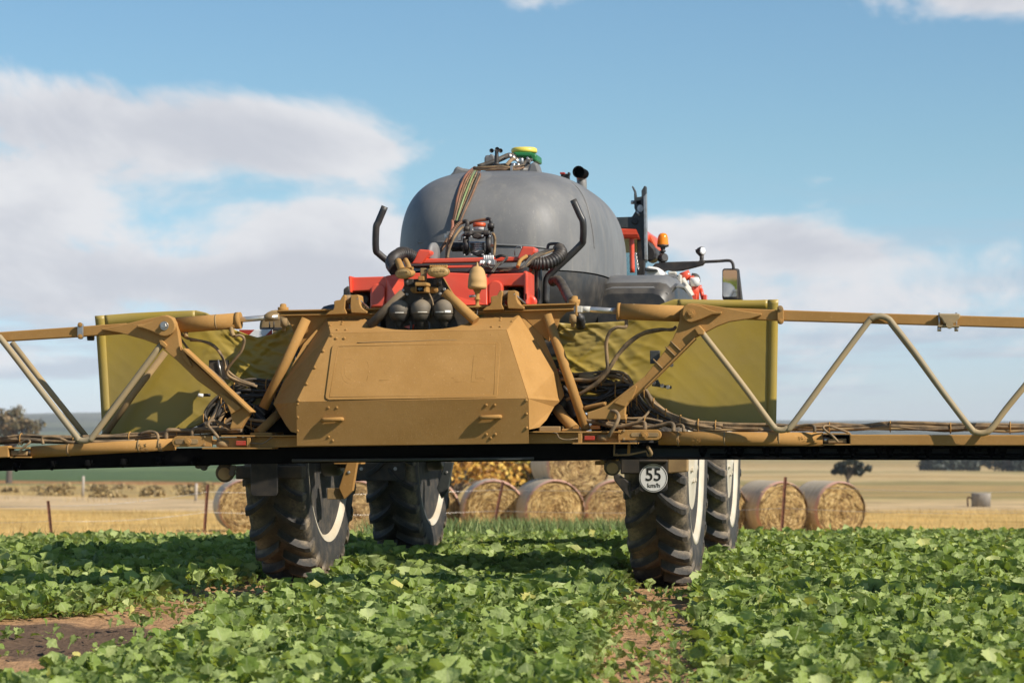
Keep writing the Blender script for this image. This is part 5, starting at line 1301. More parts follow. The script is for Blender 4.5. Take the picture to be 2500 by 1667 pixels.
# dusty beacon
bc = L(K15, 1835, 460, -2.32); k_ = .14456 / F * 16.8
BE = MB().lathe(bc, (0, 0, 1), [(0, 100 * k_), (8 * k_, 145 * k_), (35 * k_, 160 * k_), (60 * k_, 160 * k_), (62 * k_, 157 * k_), (130 * k_, 156 * k_), (210 * k_, 146 * k_), (212 * k_, 143 * k_), (232 * k_, 143 * k_), (234 * k_, 140 * k_), (300 * k_, 124 * k_), (350 * k_, 98 * k_), (380 * k_, 62 * k_), (392 * k_, 20 * k_), (430 * k_, 14 * k_), (455 * k_, 10 * k_)], 32).build('rotating_beacon', 'amber_dust', SPR, label='dust caked rotating beacon above the cover')
MB().lathe(bc, (0, 0, -1), [(0, 70 * k_), (30 * k_, 60 * k_), (60 * k_, 40 * k_), (150 * k_, 36 * k_), (155 * k_, 50 * k_), (175 * k_, 50 * k_), (180 * k_, 32 * k_), (260 * k_, 30 * k_), (265 * k_, 48 * k_), (295 * k_, 48 * k_), (300 * k_, 34 * k_), (340 * k_, 30 * k_)], 18).build('stem', 'dust', BE)
tube('clamp_screw', K15, [(1705, 578, -2.32), (1800, 572, -2.34)], .008, 'steel', BE, 6, False)
tube('beacon_cable', K15, [(1840, 790, -2.33), (1830, 870, -2.35), (1790, 960, -2.36)], .004, 'hose_black', BE, 6)

# ------------------------------------------------------------------ boom wings
def hoses(parent, k, line, n, spread, r, mats, seed, ties=6, wob=5):
    rr = random.Random(seed); allp = []
    for i in range(n):
        oy = (i / max(1, n - 1) - .5) * spread
        p3 = []
        for j, (x, y, v) in enumerate(line):
            p3.append(L(k, x + rr.uniform(-12, 12), y + oy * rr.uniform(.5, 1.2) + rr.uniform(-wob, wob), v + (i % 3) * .022 - .02 + rr.uniform(-.008, .008)))
        allp.append(p3)
        MB().tube(p3, r * rr.uniform(.8, 1.25), 7, True, 4).build('hose', mats[i % len(mats)], parent)
    for j in range(1, len(line) - 1, max(1, len(line) // max(1, ties))):
        ps = [p[j] for p in allp]; c = sum(ps, Vector()) / n
        zz = max(abs(p.z - c.z) for p in ps) + r * 1.3; vv = max(abs(p.y - c.y) for p in ps) + r * 1.3
        ring = [c + Vector((0, vv * math.cos(t), zz * math.sin(t))) for t in (i * 2 * math.pi / 14 for i in range(15))]
        MB().tube(ring, .004, 5, False).build('cable_tie', 'dust', parent)
HM = ['hose_dust', 'hose_dust', 'hose_black', 'hose_dust', 'dust_dark']

# left wing
WL = MB().prism(poly(K14, [(-2100, 518), (0, 378), (660, 333), (1060, 303), (1060, 388), (660, 418), (0, 458), (-2100, 598)], VB), VB - .03, VB + .05).build('boom_wing', 'dust', SPR, bevel=.006)
WL['label'] = 'left boom wing, top chord of a tubular truss'
knee = [(835, 348), (1000, 318), (1200, 272), (1330, 246), (1385, 235), (1435, 255), (1465, 300), (1478, 360), (1490, 440), (1500, 520), (1535, 560), (1640, 655), (1840, 830), (2000, 965), (2088, 1042), (2040, 1110), (2000, 1180), (1910, 1182), (1930, 1110), (1910, 1020), (1850, 930), (1640, 778), (1480, 622), (1390, 545), (1330, 490), (1200, 440), (1000, 385), (845, 358)]
plate('knee_plate', K14, knee, VB - .09, VB - .03, 'dust', WL, .005)
plate('knee_rib', K14, [(1500, 480), (1535, 545), (1600, 660), (1585, 672), (1520, 590)], VB - .105, VB - .091, 'dust', WL, .003)
plate('knee_rib', K14, [(1815, 890), (1840, 885), (1960, 965), (2010, 1010), (1920, 1060), (1880, 960)], VB - .11, VB - .091, 'dust', WL, .004)
plate('arm_flange', K14, [(1510, 520), (1530, 510), (2095, 1040), (2080, 1052)], VB - .13, VB - .02, 'dust', WL, .003)
plate('pivot_boss', K14, arc(1365, 325, 92, 88, 100, -110, 12) + [(1270, 375), (1185, 345), (1140, 338), (1138, 316), (1190, 312), (1270, 285), (1330, 245)], VB - .125, VB - .091, 'dust', WL, .006)
bolt(K14, 1367, 325, VB - .125, .019, WL, 'steel')
cyl = MB().tube([L(K14, 1460, 322, VB - .01), L(K14, 1985, 282, VB + .02)], .050, 24, False).build('hydraulic_cylinder', 'dust', WL)
MB().tube([L(K14, 1962, 283, VB + .02), L(K14, 2004, 281, VB + .02)], .0535, 24, False).build('cylinder_gland', 'dust', WL)
MB().tube([L(K14, 1800, 296, VB + .01), L(K14, 1812, 295, VB + .01)], .0512, 24, False).build('cylinder_band', 'dust_dark', WL)
tube('piston_rod', K2, [(1285, 272, VB + .02), (1400, 262, VB + .03), (1610, 246, VB + .05)], .0175, 'chrome', WL, 16, False)
tube('rod_end', K2, [(1500, 256, VB + .04), (1620, 246, VB + .06)], .023, 'dust_dark', WL, 12, False)
tube('port', K14, [(1925, 340, VB - .01), (1930, 380, VB - .02), (1945, 412, VB - .03)], .014, 'dust_dark', WL, 8)
tube('port', K14, [(1545, 378, VB - .01), (1550, 420, VB - .02)], .014, 'dust_dark', WL, 8)
def zig(name, k, ps, r, mat, parent): return tube(name, k, ps, r, mat, parent, 12, True, 6)
def bend(a, b, c, off=.10):
    """straight runs with a rounded corner at b"""
    def mixp(p, q_, t): return tuple(lerp(p[i], q_[i], t) for i in range(3))
    return [a, mixp(a, b, .5), mixp(b, a, off * 1.0), mixp(mixp(b, a, off * .35), mixp(b, c, off * .35), .5), mixp(b, c, off), mixp(b, c, .5), c]
MB().tube(pts(K14, [(1350, 470, VB - .08), (1050, 872, VB - .10), (775, 1240, VB - .12), (745, 1268, VB - .12), (700, 1280, VB - .12), (655, 1270, VB - .12), (620, 1225, VB - .12), (330, 850, VB - .09), (25, 455, VB - .06), (-15, 420, VB - .06), (-80, 405, VB - .06), (-140, 430, VB - .06), (-190, 500, VB - .08), (-480, 900, VB - .1), (-740, 1280, VB - .12), (-800, 1330, VB - .12), (-860, 1325, VB - .12), (-920, 1270, VB - .12), (-1250, 860, VB - .09), (-1560, 520, VB - .06)]), .0200, 12, True, 6).build('truss_tube', 'boom_grey', WL)
plate('tube_foot', K14, [(1320, 445), (1345, 440), (1388, 485), (1375, 510), (1330, 480)], VB - .11, VB - .07, 'dust', WL, .004)
tube('truss_tube', K14, [(1375, 545, VB + .25), (1120, 880, VB + .24), (865, 1240, VB + .22)], .021, 'dust_dark', WL, 12, False)
tube('truss_tube', K14, [(100, 465, VB + .25), (400, 850, VB + .24), (715, 1245, VB + .22)], .0195, 'boom_grey', WL, 12, False)
plate('clamp_strap', K14, rrect_pts(643, 300, 690, 436, 22), VB - .05, VB - .031, 'steel', WL, .003)
bolt(K14, 666, 316, VB - .05, .010, WL, 'dust'); bolt(K14, 666, 414, VB - .05, .010, WL, 'dust')
MB().lathe(L(K14, 755, 425, VB + .03), (1, 0, 0), [(-.02, .018), (.02, .018)], 12).build('chord_roller', 'black', WL)
# lower chord: a big torque tube with its hinge and latch
tube('torque_tube', K9, [(300, 543, VB), (900, 510, VB), (1620, 470, VB)], .038, 'dust', WL, 20, False)
for x, y in ((640, 525), (1290, 488), (1480, 478)): MB().lathe(L(K9, x, y, VB), (1, 0, .05), [(-.006, .0405), (.006, .0405)], 20).build('tube_weld', 'dust_dark', WL)
for i in range(2):
    m = MB(); rr = random.Random(i)
    c0 = L(K9, 1340 + 160 * i, 485 - 8 * i, VB)
    for _ in range(90):
        t = rr.uniform(R(-200), R(20)); p = c0 + Vector((rr.uniform(-.03, .03) if i == 0 else rr.uniform(-.006, .006), math.cos(t) * .038, math.sin(t) * .038)); s_ = rr.uniform(.002, .006)
        m.box(tuple(p), (s_, s_, s_))
    m.build('dried_mud', 'dust_dark', WL)['kind'] = 'stuff'
lp = plate('latch_plate', K9, [(1960, 395), (1960, 495), (1640, 497)] + arc(1645, 447, 55, 52, 260, 100, 8)[::-1][::-1] + [(1640, 395)], VB - .075, VB - .045, 'dust', WL, .004)
plate('latch_slot', K9, rrect_pts(1618, 422, 1835, 470, 22), VB - .079, VB - .0755, 'dust_dark', lp, .002)
bolt(K9, 1738, 447, VB - .08, .016, lp, 'dust'); bolt(K9, 1900, 402, VB - .076, .007, lp, 'dust_dark', washer=False); bolt(K9, 1893, 474, VB - .076, .007, lp, 'dust_dark', washer=False)
MB().prism(poly(K9, [(1960, 425), (2020, 430), (2020, 475), (1960, 470)], VB - .02), VB - .06, VB + .02).build('latch_tongue', 'dust', lp, bevel=.004)
MB().lathe(L(K9, 2070, 462, VB - .04), (0, 0, 1), [(-.022, .045), (.014, .045), (.016, .03)], 20).build('hinge_eye', 'dust_dark', WL)
plate('outer_chord', K9, [(-2300, 595), (78, 485), (78, 592), (-2300, 702)], VB - .06, VB + .05, 'dust', WL, .006)
boxp('hinge_block', K9, 100, 530, 250, 575, VB - .04, VB + .04, 'dust_dark', WL, .006)
boxp('hinge_plate', K9, 80, 500, 270, 512, VB - .06, VB + .06, 'dust', WL, .002)
boxp('hinge_plate', K9, 90, 585, 280, 597, VB - .06, VB + .06, 'dust', WL, .002)
tube('rod', K9, [(240, 545, VB), (310, 541, VB)], .020, 'steel', WL, 12, False)
tube('loop_hose', K9, [(165, 555, VB - .07), (220, 500, VB - .08), (278, 450, VB - .07), (250, 432, VB - .05), (190, 455, VB - .04), (170, 475, VB - .04)], .007, 'hose_dust', WL, 7)
tube('loop_hose', K9, [(2052, 455, VB - .07), (1990, 370, VB - .09), (1930, 300, VB - .09), (1940, 260, VB - .08), (1990, 252, VB - .06), (2070, 290, VB - .03), (2140, 325, VB)], .0105, 'hose_dust', WL, 8)
hoses(WL, K9, [(-2300, 540, -2.42), (-1900, 520, -2.42), (-1500, 505, -2.42), (-1100, 482, -2.42), (-700, 468, -2.42), (-350, 450, -2.42), (-60, 435, -2.42), (200, 425, -2.42), (450, 430, -2.42), (700, 425, -2.42), (950, 415, -2.42), (1200, 405, -2.42), (1450, 390, -2.42), (1650, 372, -2.42), (1850, 352, -2.42), (2050, 345, -2.4), (2250, 345, -2.38)], 9, 62, .0085, HM, 21, 7, 6)
tube('feed_hose', K9, [(400, 470, -2.5), (392, 420, -2.5), (420, 402, -2.5), (520, 405, -2.5), (590, 430, -2.5), (660, 452, -2.5), (900, 450, -2.48), (1250, 440, -2.47)], .010, 'hose_dust', WL, 8)
tube('feed_hose', K9, [(1540, 425, -2.5), (1542, 360, -2.5), (1570, 340, -2.5), (1680, 342, -2.48), (1800, 350, -2.46), (1900, 340, -2.45)], .013, 'hose_dust', WL, 8)
tube('feed_hose', K9, [(1780, 400, -2.5), (1785, 350, -2.5), (1820, 330, -2.48), (2000, 335, -2.45), (2230, 330, -2.42)], .012, 'hose_dust', WL, 8)
tube('feed_hose', K9, [(1460, 440, -2.5), (1462, 395, -2.5), (1440, 365, -2.48), (1380, 355, -2.46), (1300, 375, -2.45)], .010, 'hose_dust', WL, 8)
# hoses from the cylinder and the tangle behind the arm
tube('cylinder_hose', K14, [(1470, 315, -2.50), (1495, 375, -2.5), (1550, 425, -2.48), (1620, 440, -2.46), (1720, 465, -2.44), (1800, 515, -2.42), (1860, 610, -2.40), (1885, 720, -2.38), (1960, 790, -2.36), (2080, 830, -2.34)], .0085, 'hose_dust', WL, 8)
tube('cylinder_hose', K14, [(1580, 445, -2.46), (1680, 452, -2.44), (1780, 490, -2.42), (1850, 580, -2.40), (1890, 690, -2.38), (1990, 770, -2.36), (2120, 815, -2.34)], .0085, 'hose_dust', WL, 8)
tube('cylinder_hose', K14, [(1945, 412, -2.50), (2000, 405, -2.49), (2032, 440, -2.48), (2010, 530, -2.46), (1940, 620, -2.44), (1890, 690, -2.42), (1900, 740, -2.40), (1990, 785, -2.36), (2140, 830, -2.34)], .0095, 'hose_dust', WL, 8)
hoses(WL, K2, [(1180, 900, -2.32), (1260, 830, -2.30), (1380, 790, -2.28), (1520, 800, -2.26), (1680, 800, -2.26)], 7, 70, .010, ['hose_black', 'hose_dust', 'black'], 31, 2, 12)
hoses(WL, K14, [(2000, 900, -2.30), (1850, 960, -2.34), (1800, 1040, -2.36), (1750, 1120, -2.38), (1650, 1190, -2.40)], 8, 60, .010, ['hose_black', 'hose_dust', 'black', 'hose_dust'], 33, 2, 10)
hoses(WL, K14, [(2120, 870, -2.26), (2040, 960, -2.26), (2000, 1040, -2.28), (1980, 1120, -2.3), (2000, 1200, -2.3)], 7, 130, .016, ['black', 'hose_black'], 35, 1, 12)
hoses(WL, K2, [(1100, 1080, -2.34), (1180, 960, -2.31), (1300, 900, -2.29), (1450, 880, -2.27), (1600, 900, -2.26), (1700, 960, -2.26)], 6, 90, .013, ['black', 'hose_black', 'hose_dust'], 55, 2, 16)
hoses(WL, K2, [(1080, 1120, -2.33), (1110, 1010, -2.31), (1200, 930, -2.29), (1320, 960, -2.28), (1420, 1020, -2.28), (1500, 1100, -2.3)], 6, 80, .012, ['hose_black', 'black'], 57, 2, 16)
hoses(WL, K2, [(1120, 1190, -2.40), (1180, 1120, -2.38), (1290, 1090, -2.36), (1400, 1120, -2.36), (1520, 1150, -2.38)], 5, 60, .009, ['hose_dust', 'hose_black'], 67, 2, 14)
hoses(WL, K2, [(1060, 1160, -2.38), (1010, 1080, -2.36), (1070, 980, -2.34), (1140, 920, -2.32), (1240, 860, -2.3)], 6, 70, .010, ['hose_black', 'black', 'hose_dust'], 69, 2, 14)
tube('cable_run', K14, [(1500, 430, -2.42), (1600, 560, -2.44), (1690, 640, -2.46), (1850, 780, -2.46), (1900, 850, -2.44)], .008, 'hose_dust', WL, 7)
boxp('junction_box', K2, 1040, 600, 1190, 760, -2.34, -2.28, 'dust_black', WL, .004)
tube('junction_stay', K2, [(1118, 600, -2.35), (1150, 750, -2.35)], .005, 'steel', WL, 6, False)
MB().lathe(L(K14, 1690, 905, -2.42), (-1, -.4, .1), [(0, .012), (.03, .012), (.034, .005)], 12).build('marker_lamp', 'white', WL)
MB().lathe(L(K14, 1725, 900, -2.40), (-1, -.3, 0), [(-.02, .010), (.03, .010)], 10).build('marker_socket', 'black', WL)

# right wing
WR = MB().prism([(p.x, p.z) for p in (L(K4, 1560, 172, VB), L(K10, 20, 192, VB), L(K10, 900, 222, VB), L(K10, 4300, 318, VB), L(K10, 4300, 411, VB), L(K10, 900, 308, VB), L(K10, 20, 282, VB), L(K4, 1560, 262, VB))], VB - .03, VB + .05).build('boom_wing', 'dust', SPR, bevel=.006)
WR['label'] = 'right boom wing, top chord of a tubular truss'
knee = [(1975, 222), (1970, 238), (1880, 266), (1700, 292), (1600, 330), (1520, 372), (1420, 425), (1300, 545), (1160, 695), (1000, 845), (930, 910), (870, 960), (842, 1000), (838, 1060), (848, 1105), (525, 1102), (522, 1045), (600, 1020), (690, 985), (760, 930), (1000, 745), (1160, 545), (1235, 432), (1268, 360), (1290, 285), (1302, 205), (1325, 165), (1360, 142), (1400, 136), (1480, 145), (1650, 170), (1850, 205)]
plate('knee_plate', K4, knee, VB - .09, VB - .03, 'dust', WR, .005)
plate('knee_rib', K4, [(925, 822), (940, 832), (900, 930), (862, 962), (842, 1000), (790, 985), (740, 968), (810, 905), (870, 870)], VB - .11, VB - .091, 'dust', WR, .005)
plate('arm_flange', K4, [(1415, 425), (1425, 433), (1005, 850), (995, 842)], VB - .12, VB - .02, 'dust', WR, .002)
plate('pivot_boss', K4, arc(1382, 220, 68, 76, 80, 290, 12) + [(1470, 270), (1560, 230), (1600, 228), (1638, 226), (1644, 212), (1636, 204), (1590, 205), (1540, 190), (1470, 158)], VB - .125, VB - .091, 'dust', WR, .006)
bolt(K4, 1385, 222, VB - .125, .018, WR, 'dust')
MB().tube([L(K4, 778, 205, VB + .02), L(K4, 1325, 225, VB - .01)], .0500, 24, False).build('hydraulic_cylinder', 'dust', WR)
MB().tube([L(K4, 774, 205, VB + .02), L(K4, 800, 206, VB + .02)], .0530, 24, False).build('cylinder_gland', 'dust', WR)
MB().tube([L(K4, 908, 210, VB + .015), L(K4, 918, 210, VB + .015)], .0512, 24, False).build('cylinder_band', 'dust_dark', WR)
tube('piston_rod', K4, [(480, 186, VB + .06), (620, 194, VB + .04), (780, 204, VB + .02)], .0175, 'chrome', WR, 16, False)
tube('rod_end', K4, [(470, 186, VB + .06), (550, 190, VB + .05)], .0195, 'label', WR, 12, False)
boxp('rod_clevis', K4, 412, 160, 482, 215, VB + .03, VB + .10, 'label', WR, .005)
boxp('rod_clevis_plate', K4, 425, 130, 440, 240, VB + .02, VB + .11, 'dust', WR, .003)
MB().tube(pts(K4, [(1455, 350, VB - .09), (1500, 410, VB - .10), (1800, 795, VB - .11), (2040, 1120, VB - .12), (2085, 1175, VB - .12)]) + pts(K10, [(55, 1185, VB - .12), (95, 1192, VB - .12), (140, 1180, VB - .12), (190, 1140, VB - .12), (520, 690, VB - .09), (800, 315, VB - .06), (850, 262, VB - .06), (920, 245, VB - .06), (985, 268, VB - .06), (1030, 320, VB - .06), (1200, 540, VB - .08), (1450, 890, VB - .10), (1660, 1165, VB - .12), (1710, 1208, VB - .12), (1775, 1215, VB - .12), (1840, 1180, VB - .12), (1960, 1020, VB - .11), (2140, 800, VB - .10), (2480, 380, VB - .06), (2540, 318, VB - .06), (2610, 300, VB - .06), (2680, 325, VB - .06), (2740, 390, VB - .06), (3060, 830, VB - .10), (3320, 1170, VB - .12), (3390, 1218, VB - .12), (3450, 1200, VB - .12), (3800, 760, VB - .1), (4150, 360, VB - .06)]), .0190, 12, True, 6).build('truss_tube', 'boom_grey', WR)
plate('tube_foot', K4, [(1412, 350), (1455, 318), (1500, 365), (1495, 400), (1445, 400)], VB - .125, VB - .08, 'dust', WR, .006)
tube('truss_tube', K10, [(990, 285, VB + .25), (1195, 548, VB + .24), (1452, 898, VB + .22), (1690, 1205, VB + .22)], .0185, 'boom_grey', WR, 12, False)
plate('clamp_strap', K10, rrect_pts(60, 165, 112, 312, 24), VB - .05, VB - .031, 'dust', WR, .003)
bolt(K10, 84, 180, VB - .05, .012, WR, 'dust_dark'); bolt(K10, 86, 285, VB - .05, .010, WR, 'dust')
cl = plate('chord_clamp', K10, [(1400, 222), (1582, 225), (1584, 250), (1570, 268), (1530, 310), (1450, 312), (1425, 268), (1402, 250)], VB - .075, VB + .08, 'boom_grey', WR, .008)
MB().lathe(L(K10, 1495, 315, VB - .075), (0, -1, 0), [(-.1, .022), (.02, .022)], 16).build('clamp_bush', 'boom_grey', cl)
for x in (1408, 1550): tube('clamp_rod', K10, [(x, 215, VB - .06), (x, 362, VB - .06)], .006, 'steel', cl, 6, False)
for x in (1408, 1550): MB().lathe(L(K10, x, 330, VB - .06), (0, 0, -1), [(0, .012), (.03, .012)], 8).build('clamp_nut', 'steel', cl)
boxp('clamp_plate', K10, 1395, 320, 1575, 335, VB - .08, VB + .06, 'boom_grey', cl, .002)
# lower chord
MB().tube([L(K4, 1120, 1258, VB), L(K4, 1700, 1264, VB), L(K10, 440, 1268, VB)], .0425, 22, False).build('torque_tube', 'dust', WR)
for x in (1283, 1668, 2120): MB().lathe(L(K4, x, 1262, VB), (1, 0, 0), [(-.005, .0445), (.005, .0445)], 22).build('tube_weld', 'dust_dark', WR)
for i, (kk, x) in enumerate(((K4, 1283), (K4, 1435), (K10, 290))):
    m = MB(); rr = random.Random(i + 9); c0 = L(kk, x, 1262, VB)
    for _ in range(110):
        t = rr.uniform(R(-200), R(20)); p = c0 + Vector((rr.uniform(-.008, .008) if i == 0 else rr.uniform(-.033, .033), math.cos(t) * .042, math.sin(t) * .042)); s_ = rr.uniform(.002, .006)
        m.box(tuple(p), (s_, s_, s_))
    m.build('dried_mud', 'dust', WR)['kind'] = 'stuff'
lp = plate('latch_plate', K4, [(778, 1190), (1090, 1187)] + arc(1095, 1231, 45, 44, 80, -80, 8) + [(1090, 1275), (778, 1277)], VB - .085, VB - .05, 'dust', WR, .004)
plate('latch_slot', K4, rrect_pts(886, 1213, 1118, 1248, 16), VB - .089, VB - .0855, 'dust_dark', lp, .002)
bolt(K4, 1000, 1231, VB - .09, .016, lp, 'dust'); bolt(K4, 830, 1196, VB - .086, .008, lp, 'dust_dark', washer=False); bolt(K4, 830, 1265, VB - .086, .008, lp, 'dust_dark', washer=False)
MB().prism(poly(K4, [(700, 1232), (780, 1232), (780, 1270), (700, 1270)], VB - .02), VB - .06, VB + .02).build('latch_tongue', 'dust', lp, bevel=.004)
MB().lathe(L(K4, 655, 1252, VB - .04), (0, 0, 1), [(-.020, .045), (.016, .045), (.018, .03)], 20).build('hinge_eye', 'dust_dark', WR)
OC = MB().prism(poly(K10, [(665, 1228), (4300, 1238), (4300, 1322), (665, 1318)], VB), VB - .06, VB + .05).build('outer_chord', 'dust', WR, bevel=.006)
boxp('hinge_block', K10, 480, 1262, 635, 1302, VB - .04, VB + .04, 'dust_dark', WR, .006)
boxp('hinge_plate', K10, 440, 1218, 670, 1229, VB - .06, VB + .06, 'dust', WR, .002)
boxp('hinge_plate', K10, 440, 1306, 670, 1318, VB - .06, VB + .06, 'dust', WR, .002)
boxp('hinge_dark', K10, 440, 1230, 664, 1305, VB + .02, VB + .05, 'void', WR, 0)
tube('rod', K10, [(430, 1268, VB), (490, 1278, VB)], .022, 'steel', WR, 12, False)
tube('loop_hose', K10, [(565, 1288, VB - .07), (520, 1240, VB - .08), (455, 1190, VB - .08), (445, 1162, VB - .07), (490, 1156, VB - .05), (580, 1185, VB - .03), (660, 1215, VB - .03)], .0075, 'hose_dust', WR, 7)
tube('feed_hose', K10, [(372, 1210, -2.55), (368, 1165, -2.55), (340, 1152, -2.53), (270, 1155, -2.5), (180, 1185, -2.48), (60, 1195, -2.46), (-100, 1190, -2.46)], .010, 'hose_dust', WR, 8)
tube('feed_hose', K4, [(1005, 1190, -2.55), (1003, 1140, -2.54), (980, 1128, -2.52), (900, 1140, -2.5), (780, 1165, -2.48), (600, 1130, -2.45), (480, 1105, -2.42)], .013, 'hose_dust', WR, 8)
tube('feed_hose', K4, [(1242, 1205, -2.55), (1240, 1150, -2.54), (1205, 1135, -2.52), (1120, 1155, -2.5), (1000, 1170, -2.48), (800, 1150, -2.46), (560, 1110, -2.43)], .013, 'hose_dust', WR, 8)
tube('feed_hose', K4, [(1325, 1205, -2.55), (1320, 1160, -2.54), (1290, 1150, -2.52), (1240, 1165, -2.5)], .010, 'hose_dust', WR, 8)
tube('loop_hose', K4, [(700, 1250, -2.62), (730, 1195, -2.64), (770, 1130, -2.64), (785, 1075, -2.62), (755, 1036, -2.6), (690, 1038, -2.56), (640, 1075, -2.5), (595, 1110, -2.46)], .0115, 'hose_dust', WR, 8)
hoses(WR, K10, [(-700, 1140, -2.42), (-450, 1160, -2.42), (-250, 1165, -2.42), (0, 1172, -2.42), (250, 1172, -2.42), (500, 1172, -2.42), (750, 1168, -2.42), (1000, 1160, -2.42), (1250, 1168, -2.42), (1500, 1172, -2.42), (1750, 1168, -2.42), (2000, 1172, -2.42), (2250, 1170, -2.42), (2600, 1172, -2.42), (3000, 1174, -2.42), (3400, 1172, -2.42), (3800, 1176, -2.42), (4300, 1176, -2.42)], 10, 52, .0085, HM, 41, 9, 6)
tube('cylinder_hose', K4, [(850, 285, -2.48), (842, 335, -2.50), (770, 338, -2.50), (710, 380, -2.49), (682, 470, -2.47), (688, 600, -2.45), (690, 680, -2.44), (640, 740, -2.42), (560, 770, -2.4), (430, 772, -2.38), (300, 770, -2.34)], .0115, 'hose_dust', WR, 8)
tube('cylinder_hose', K4, [(1260, 335, -2.46), (1230, 358, -2.48), (1120, 355, -2.49), (1000, 380, -2.48), (880, 450, -2.46), (780, 560, -2.45), (700, 680, -2.44), (620, 780, -2.42), (480, 880, -2.4), (350, 940, -2.36)], .0105, 'hose_dust', WR, 8)
tube('cylinder_hose', K4, [(1255, 350, -2.45), (1110, 368, -2.48), (960, 410, -2.47), (800, 550, -2.44), (700, 700, -2.43), (600, 810, -2.41), (460, 895, -2.4)], .0085, 'hose_dust', WR, 8)
hoses(WR, K4, [(290, 760, -2.26), (400, 760, -2.26), (560, 745, -2.28), (720, 735, -2.28), (830, 760, -2.28), (900, 820, -2.30)], 6, 60, .009, ['hose_dust', 'hose_dust', 'hose_black'], 43, 2, 10)
hoses(WR, K4, [(290, 780, -2.24), (450, 800, -2.25), (600, 850, -2.25), (760, 830, -2.25), (860, 815, -2.26)], 6, 60, .010, ['hose_dust', 'hose_black'], 45, 2, 14)
hoses(WR, K4, [(880, 860, -2.32), (1000, 880, -2.36), (1080, 980, -2.38), (1180, 1060, -2.40), (1300, 1115, -2.42), (1450, 1155, -2.42), (1650, 1175, -2.42)], 7, 60, .010, HM, 47, 4, 8)
hoses(WR, K4, [(850, 900, -2.28), (900, 960, -2.28), (940, 1040, -2.28), (1000, 1120, -2.3)], 4, 60, .020, ['black', 'hose_black'], 49, 1, 14)
hoses(WR, K4, [(330, 870, -2.30), (420, 930, -2.30), (540, 960, -2.29), (650, 930, -2.28), (760, 880, -2.28), (880, 870, -2.3)], 5, 70, .012, ['black', 'hose_black', 'hose_dust'], 51, 2, 16)
hoses(WR, K4, [(480, 820, -2.27), (600, 800, -2.26), (720, 840, -2.25), (820, 900, -2.26), (880, 990, -2.28), (930, 1090, -2.30)], 6, 90, .013, ['hose_black', 'black', 'hose_dust'], 53, 2, 18)
tube('drum', K4, [(300, 1000, -2.26), (360, 940, -2.26), (420, 1010, -2.27), (450, 1100, -2.3)], .05, 'black', WR, 12)
hoses(WR, K4, [(300, 700, -2.24), (380, 790, -2.28), (520, 830, -2.3), (640, 760, -2.32), (700, 690, -2.34)], 5, 70, .010, ['hose_dust', 'hose_black'], 61, 2, 22)
hoses(WR, K4, [(860, 880, -2.33), (940, 930, -2.36), (1010, 1010, -2.38), (1120, 1090, -2.4), (1240, 1140, -2.42)], 6, 90, .009, ['hose_black', 'hose_dust', 'black'], 63, 2, 14)
hoses(WR, K4, [(560, 1060, -2.4), (700, 1085, -2.42), (850, 1110, -2.44), (1000, 1130, -2.44), (1150, 1150, -2.44)], 5, 60, .009, ['hose_dust', 'hose_black'], 65, 3, 10)
tube('stray_hose', K4, [(1050, 1020, -2.42), (1000, 1080, -2.46), (940, 1115, -2.48)], .008, 'hose_dust', WR, 7)
tube('grey_hose', K4, [(500, 1010, -2.42), (580, 990, -2.44), (680, 970, -2.46)], .013, 'dust', WR, 8)
MB().lathe(L(K4, 520, 750, -2.3), (1, 0, 0), [(-.05, .012), (-.045, .019), (.04, .019), (.05, .012)], 14).build('hose_sleeve', 'dust_dark', WR)
for a, b in (((1175, 500), (1265, 585)), ((1215, 452), (1308, 540)), ((1072, 602), (1160, 692))):
    tube('arm_tie', K4, [(a[0], a[1], VB - .094), (b[0], b[1], VB - .094)], .005, 'dust_dark', WR, 6, False)
bb = plate('curtain_bracket', K4, [(1070, 790), (1110, 770), (1130, 810), (1225, 825), (1222, 850), (1060, 825)], -2.36, -2.33, 'grey_steel', WR, .003)
for x, y in ((1080, 800), (1148, 824), (1196, 834), (1225, 650)): MB().lathe(L(K4, x, y, -2.365), (0, -1, 0), [(0, .014), (.012, .012)], 10).build('bracket_bolt', 'steel', bb)
boxp('junction_box', K4, 1045, 530, 1125, 640, -2.33, -2.28, 'grey_steel', WR, .004)

# ------------------------------------------------------------------ spray lines: black channel under the whole boom with nozzle bodies
def spray_line(parent, corners, k_noz, name='spray_channel'):
    m = MB(); m.prism([(p.x, p.z) for p in corners], -2.46, -2.28); return m.build(name, 'void', parent, bevel=.004)
spray_line(WL, [L(K9, -2300, 700, -2.46), L(K9, -60, 585, -2.46), L(K9, 1100, 515, -2.46), L(K9, 2200, 500, -2.46), L(K9, 2200, 660, -2.46), L(K9, 1000, 690, -2.46), L(K9, -60, 720, -2.46), L(K9, -2300, 800, -2.46)], None)
spray_line(BC, [L(K2, 1250, 1296, -2.46), L(K4, 720, 1285, -2.46), L(K4, 720, 1440, -2.46), L(K4, 150, 1450, -2.46), L(K2, 2300, 1440, -2.46), L(K2, 1250, 1455, -2.46)], None)
for z0, z1, vv, mt in ((1300, 1345, -2.45, 'void'), (1418, 1440, -2.50, 'void')):
    MB().prism([(p.x, p.z) for p in (L(K4, 700, z0 - 4, vv), L(K10, 600, z0, vv), L(K10, 4300, z0 + 4, vv), L(K10, 4300, z1 + 4, vv), L(K10, 600, z1, vv), L(K4, 700, z1 - 4, vv))], vv, vv + .16).build('spray_channel', mt, WR, bevel=.004)
